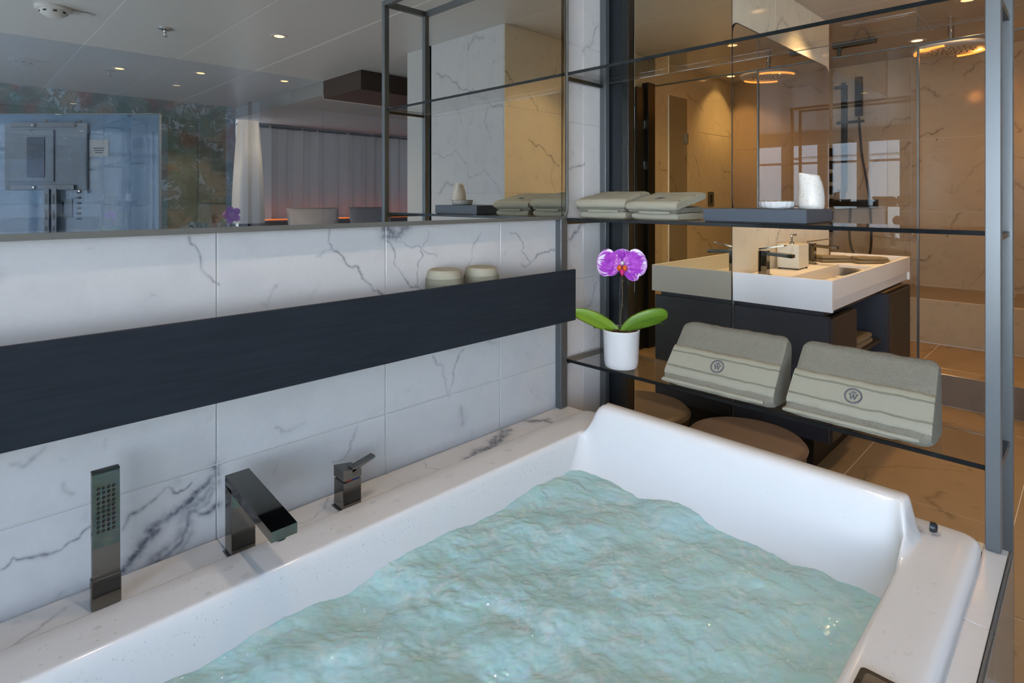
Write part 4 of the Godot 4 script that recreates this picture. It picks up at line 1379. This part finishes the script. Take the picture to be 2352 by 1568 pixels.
	part(sb, "box", bevel_box(Vector3(0.16, 0.135, 0.12), 0.002), M.marble_1, Vector3(0, 0.0755, 0))
	for sx in [-1, 1]:
		for sz in [-1, 1]: part(sb, "foot", bevel_box(Vector3(0.012, 0.008, 0.012), 0.001), M.black_matt, Vector3(0.07 * sx, 0.004, 0.05 * sz))
	part(sb, "pump", lathe([[0.014, 0.0], [0.014, 0.012], [0.006, 0.014], [0.006, 0.05]], 18), M.chrome, Vector3(-0.02, 0.143, 0))
	part(sb, "nozzle", bevel_box(Vector3(0.07, 0.008, 0.014), 0.002), M.chrome, Vector3(0.01, 0.195, 0))
	var ht := [[Vector3(4.09, 0.893, 0.265), "small beige hand towel on the basin divider, nearer the wall"], [Vector3(4.17, 0.893, 0.445), "small beige hand towel on the basin divider, nearer the front"]]
	for k in 2:
		var t := thing("hand_towel", ht[k][1], "towel", ht[k][0], "hand towels on the washbasin")
		t.rotation.y = -0.75
		part(t, "fold", soft_slab(Vector3(0.21, 0.020, 0.085), 0.009, 0.004, 80 + k), M.towel_brown, Vector3(0, 0.012, 0))
		part(t, "fold", soft_slab(Vector3(0.20, 0.020, 0.08), 0.009, 0.005, 84 + k, -0.03), M.towel_brown, Vector3(-0.004, 0.032, 0))

# ------------------------------------------------------------------ bedroom, seen in the tub mirror
func bedroom():
	var g := thing("bedroom_screen", "blue tinted glass partition between bathroom and bedroom, in the mirror", "glass screen", Vector3(0.9, 0, 4.4))
	bx(g, "pane", M.coated_blue, Vector3(-2.59, 0.01, 4.395), Vector3(2.899, CEIL - 0.003, 4.405), 0.0005)
	bx(g, "pane", M.coated_blue, Vector3(2.9, 0.01, 4.395), Vector3(7.39, 2.355, 4.405), 0.0005)
	bx(g, "post", M.frame_metal, Vector3(4.05, 0.01, 4.36), Vector3(4.15, 2.355, 4.394))
	# television on a pole, its back to the mirror
	var tv := thing("television", "television seen from behind on a steel pole, in the mirror", "television", Vector3(0.81, 0.0, 5.55))
	tv.rotation.y = deg_to_rad(44.7)
	var q := func(called: String, m: Material, x0: float, y0: float, x1: float, y1: float, z0: float, z1: float, b := 0.002, par: Node = null):
		return part(par if par else tv, called, bevel_box(Vector3(x1 - x0, y1 - y0, z1 - z0), b), m, Vector3((x0 + x1) / 2, (y0 + y1) / 2, (z0 + z1) / 2))
	q.call("back_panel", M.tv_back, -0.95, 0.92, 0.95, 2.10, 0.0, 0.03, 0.006)
	q.call("bezel", M.tv_plate, -0.95, 2.098, 0.95, 2.108, -0.004, 0.032)
	q.call("bezel", M.tv_plate, 0.944, 0.92, 0.954, 2.10, -0.004, 0.032)
	q.call("chassis", M.tv_plate, -0.50, 1.38, 0.28, 2.01, -0.03, 0.0, 0.008)
	q.call("cover_plate", M.tv_plate, -0.47, 1.46, -0.02, 1.95, -0.045, -0.03, 0.004)
	q.call("recess_plate", M.tv_dark, -0.27, 1.50, -0.10, 1.88, -0.05, -0.045, 0.002)
	q.call("mount_rail", M.tv_steel, -0.42, 1.975, 0.18, 2.02, -0.055, -0.03)
	q.call("mount_rail", M.tv_steel, -0.46, 1.385, 0.18, 1.43, -0.055, -0.03)
	for d in [[-0.20, 1.99], [-0.08, 2.03], [0.24, 2.03], [-0.19, 1.405], [0.24, 1.37]]:
		part(tv, "bolt", lathe([[0.018, 0.0], [0.018, 0.014], [0.008, 0.018]], 14), M.chrome, Vector3(d[0], d[1], -0.055), Vector3(-PI / 2, 0, 0))
	for k in 2: q.call("pole", M.tv_steel, -0.10 + 0.07 * k, 0.02, -0.05 + 0.07 * k, 1.40, -0.06, -0.02)
	q.call("pole_foot", M.tv_steel, -0.35, 0.001, 0.25, 0.02, -0.3, 0.25)
	for k in 6: q.call("pole_slot", M.black_matt, -0.085 + 0.07 * (k % 2), 0.95 + 0.15 * (k / 2), -0.065 + 0.07 * (k % 2), 1.04 + 0.15 * (k / 2), -0.0612, -0.06)
	var lb: Node = q.call("label_plate", M.wall_white, 0.29, 1.70, 0.47, 1.86, -0.004, 0.0, 0.001)
	for k in 3: part(lb, "text_line", bevel_box(Vector3(0.11 - 0.02 * k, 0.008, 0.001), 0.0002), M.tv_dark, Vector3(-0.0, 0.0 - 0.022 * k, -0.0024))
	for k in 6: q.call("socket", M.black_matt, 0.17, 1.10 + 0.05 * k, 0.21, 1.116 + 0.05 * k, -0.004, 0.0)
	for k in 4: q.call("socket", M.black_matt, -0.01 + 0.035 * (k % 2), 1.16 + 0.07 * (k / 2), 0.01 + 0.035 * (k % 2), 1.20 + 0.07 * (k / 2), -0.004, 0.0)
	q.call("socket_plate", M.tv_plate, 0.05, 1.12, 0.13, 1.30, -0.006, 0.0)
	# floor lamp with a tall tapering shade
	var l := thing("floor_lamp", "tall white tapering paper floor lamp by the bedroom corner, in the mirror", "lamp", Vector3(2.33, 0, 4.95))
	part(l, "base", lathe([[0.12, 0.0], [0.12, 0.02], [0.03, 0.03], [0.015, 0.03], [0.015, 1.04]], 28), M.black_matt)
	var rings := []
	for i in 9:
		var r := PackedVector3Array()
		var f := i / 8.0
		var w := lerpf(0.14, 0.088, pow(f, 1.6))
		for j in 28:
			var a := TAU * (j + 0.5) / 28.0
			var k := maxf(absf(cos(a)), absf(sin(a)))
			var rr := w / lerpf(1.0, k, 0.75)
			r.append(Vector3(cos(a) * rr, 1.04 + 1.08 * f, sin(a) * rr))
		rings.append(r)
	part(l, "lamp_shade", loft(rings), M.lamp_paper)
	# second orchid, only its violet top shows at the mirror's edge
	var o := thing("violet_flower", "violet flower head at the lower mirror edge below the floor lamp", "flower", Vector3(2.05, 1.14, 4.62))
	for k in 5: part(o, "petal", petal_mesh(TAU * k / 5.0, 0.09, 0.08, 0.02, 0.05, 20 + k), M.petal, Vector3(0, 0, -0.002 * k), Vector3(0, PI, 0))
	part(o, "stem", tube([Vector3(0, -1.14, 0.012), Vector3(0, -0.5, 0.03), Vector3(0, 0.0, 0.012)], 0.006), M.stem)
	# curtain
	var c := thing("curtain", "long pale pleated curtain behind the bed, in the mirror", "curtain", Vector3(5.0, 0.345, 7.25))
	var rows := []
	var nx := 420
	for y in [0.0, 1.0, 1.94, 2.0, 2.052]:
		var r := PackedVector3Array()
		for pass_ in 2:
			for i in nx + 1:
				var t := float(i if pass_ == 0 else nx - i) / nx
				var ph := t * 34.0 * TAU / 2.0
				var depth := 0.045 * sin(ph) + 0.018 * sin(ph * 0.37 + y * 0.6) + 0.010 * sin(ph * 2.1 + 1.0)
				if y > 1.95: depth *= 0.75
				r.append(Vector3(lerpf(-1.95, 2.3, t) + 0.02 * sin(ph * 2.0), y, depth + (0.004 if pass_ else 0.0)))
		rows.append(r)
	part(c, "cloth", loft(rows), M.curtain)
	bx(c, "rail", M.frame_metal, Vector3(3.0, 2.345, 7.22), Vector3(7.35, 2.375, 7.28))
	# bed with glowing headboard
	var b := thing("bed", "bed with padded headboard below the curtain, in the mirror", "bed", Vector3(4.9, 0, 6.2))
	bx(b, "frame", M.slate_brown, Vector3(2.98, 0.02, 5.0), Vector3(6.0, 0.30, 6.95), 0.02)
	bx(b, "mattress", M.linen, Vector3(3.01, 0.30, 5.03), Vector3(5.97, 0.645, 6.92), 0.05)
	bx(b, "headboard", M.leather, Vector3(2.95, 0.02, 6.97), Vector3(7.0, 0.98, 7.07), 0.015)
	var st := thing("light_strip", "orange light strip glowing along the headboard under the curtain", "light strip", Vector3(4.95, 0.985, 7.11))
	bx(st, "led_strip", M.strip_orange, Vector3(2.97, 0.982, 7.085), Vector3(6.98, 0.996, 7.10), 0.001)
	var al := AreaLight3D.new()
	al.name = "headboard_glow"
	al.light_color = Color(1.0, 0.46, 0.13)
	al.light_energy = 2.0
	al.area_size = Vector2(4.0, 0.03)
	al.shadow_enabled = true
	add_child(al)
	al.position = Vector3(4.97, 1.0, 7.09)
	al.rotation = Vector3(PI / 2, 0, 0)
	for k in 2:
		var p := thing("silver_pillow", ["crumpled silver grey pillow standing on the bed, nearer the lamp, in the mirror", "silver grey pillow standing behind the other one, in the mirror"][k], "pillow", Vector3([3.36, 4.30][k], 0.645, [5.55, 5.75][k]), "silver pillows on the bed")
		part(p, "cushion", pillow_mesh(0.66, 0.54, 0.22, 13 + k), M.silver_cloth, Vector3(0, 0.275, 0), Vector3(0.2, 0.15 - 0.2 * k, 0))

func pillow_mesh(w: float, h: float, d: float, seed_: int) -> ArrayMesh:
	var nn := noise(5.0, seed_, 3)
	var rings := []
	for i in 19:
		var v := -1.0 + 2.0 * i / 18.0
		var r := PackedVector3Array()
		for j in 48:
			var a := TAU * j / 48.0
			var u := signf(cos(a)) * pow(absf(cos(a)), 0.5)
			var s := signf(sin(a)) * pow(absf(sin(a)), 0.9)
			var thick := d * 0.5 * pow(maxf(0.0, 1 - v * v), 0.4) * s
			var p := Vector3(u * w / 2 * (1 - 0.06 * (1 - v * v)), v * h / 2 * (1 - 0.05 * (1 - u * u)), thick)
			p += Vector3(0, 0, 1) * nn.get_noise_3d(p.x * 1.5, p.y * 1.5, signf(s)) * 0.03 * (1 - absf(v))
			r.append(p)
		rings.append(r)
	return loft(rings)

# ------------------------------------------------------------------ ceiling fittings
func ceiling_things():
	var ring := lathe([[0.036, 0.006], [0.038, -0.001], [0.056, -0.004], [0.062, -0.001], [0.062, 0.001]], 32, false, false)
	var lens := lathe([[0.038, 0.001], [0.034, -0.001], [0.002, -0.002]], 24, false, true)
	var spots := [
		[1.86, 3.04, "downlight in the ceiling seen highest in the tub mirror", 4.0], [1.23, 5.22, "downlight above the television, in the tub mirror", 7.0], [1.85, 4.89, "downlight above the marbled print wall, in the tub mirror", 7.0], [2.61, 4.69, "downlight by the ceiling step, in the tub mirror", 7.0],
		[3.88, 0.36, "downlight over the vanity seen through the tall mirror", 8.0], [4.60, 0.88, "downlight before the shower step", 1.7], [5.5, 0.45, "downlight inside the shower over the bench", 1.2], [5.75, 1.42, "downlight washing the shower side wall", 4.0], [3.10, 1.05, "downlight over the passage behind the shelf", 4.2],
		[5.3, -0.35, "downlight over the shower recess", 1.8], [0.45, 0.72, "downlight above the middle of the tub", 2.4], [1.25, 0.72, "downlight above the headrest end of the tub", 2.6]]
	for s in spots:
		var d := thing("ceiling_downlight", s[2], "downlight", Vector3(s[0], CEIL - 0.001, s[1]), "warm ceiling downlights")
		part(d, "trim_ring", ring, M.wall_white)
		part(d, "lamp_lens", lens, M.lamp_warm)
		spot(Vector3(s[0], CEIL - 0.012, s[1]), WARM if s[0] > 4.5 else Color(1.0, 0.82, 0.58) if s[0] > 2.9 else Color(1.0, 0.90, 0.78), s[3], 58.0)
	var sd := thing("smoke_detector", "round white smoke detector on the ceiling, in the mirror", "smoke detector", Vector3(0.53, CEIL, 3.41))
	part(sd, "base", lathe([[0.10, 0.0], [0.10, -0.016], [0.088, -0.022]], 40, true, true), M.wall_white)
	part(sd, "head", lathe([[0.075, -0.020], [0.070, -0.045], [0.045, -0.062], [0.004, -0.066]], 40, false, true), M.wall_white)
	for k in 8:
		var a := TAU * k / 8.0
		part(sd, "vent_slot", bevel_box(Vector3(0.02, 0.010, 0.006), 0.001), M.black_matt, Vector3(cos(a) * 0.0715, -0.036, sin(a) * 0.0715), Vector3(0, PI / 2 - a, 0))
	part(sd, "side_plate", bevel_box(Vector3(0.16, 0.010, 0.06), 0.003), M.wall_white, Vector3(0.12, -0.006, 0))
	var sr := thing("sprinkler", "small chrome fire sprinkler in the ceiling, in the mirror", "sprinkler", Vector3(1.18, CEIL, 3.43))
	part(sr, "rosette", lathe([[0.05, 0.0], [0.05, -0.004], [0.03, -0.012], [0.015, -0.014]], 28), M.chrome)
	part(sr, "body", lathe([[0.012, -0.012], [0.012, -0.03], [0.007, -0.033], [0.007, -0.055]], 16), M.chrome)
	part(sr, "deflector", lathe([[0.018, -0.055], [0.018, -0.058], [0.004, -0.062]], 16), M.chrome)
	# ceiling hatch over the shower edge
	var h := thing("ceiling_hatch", "white framed ceiling hatch above the shower screen", "hatch", Vector3(4.9, CEIL, 0.38))
	bx(h, "frame", M.wall_white, Vector3(4.62, CEIL - 0.010, 0.16), Vector3(5.22, CEIL - 0.0005, 0.60), 0.003)
	bx(h, "lid", M.panel_white, Vector3(4.65, CEIL - 0.0145, 0.19), Vector3(5.19, CEIL - 0.0105, 0.57), 0.001)
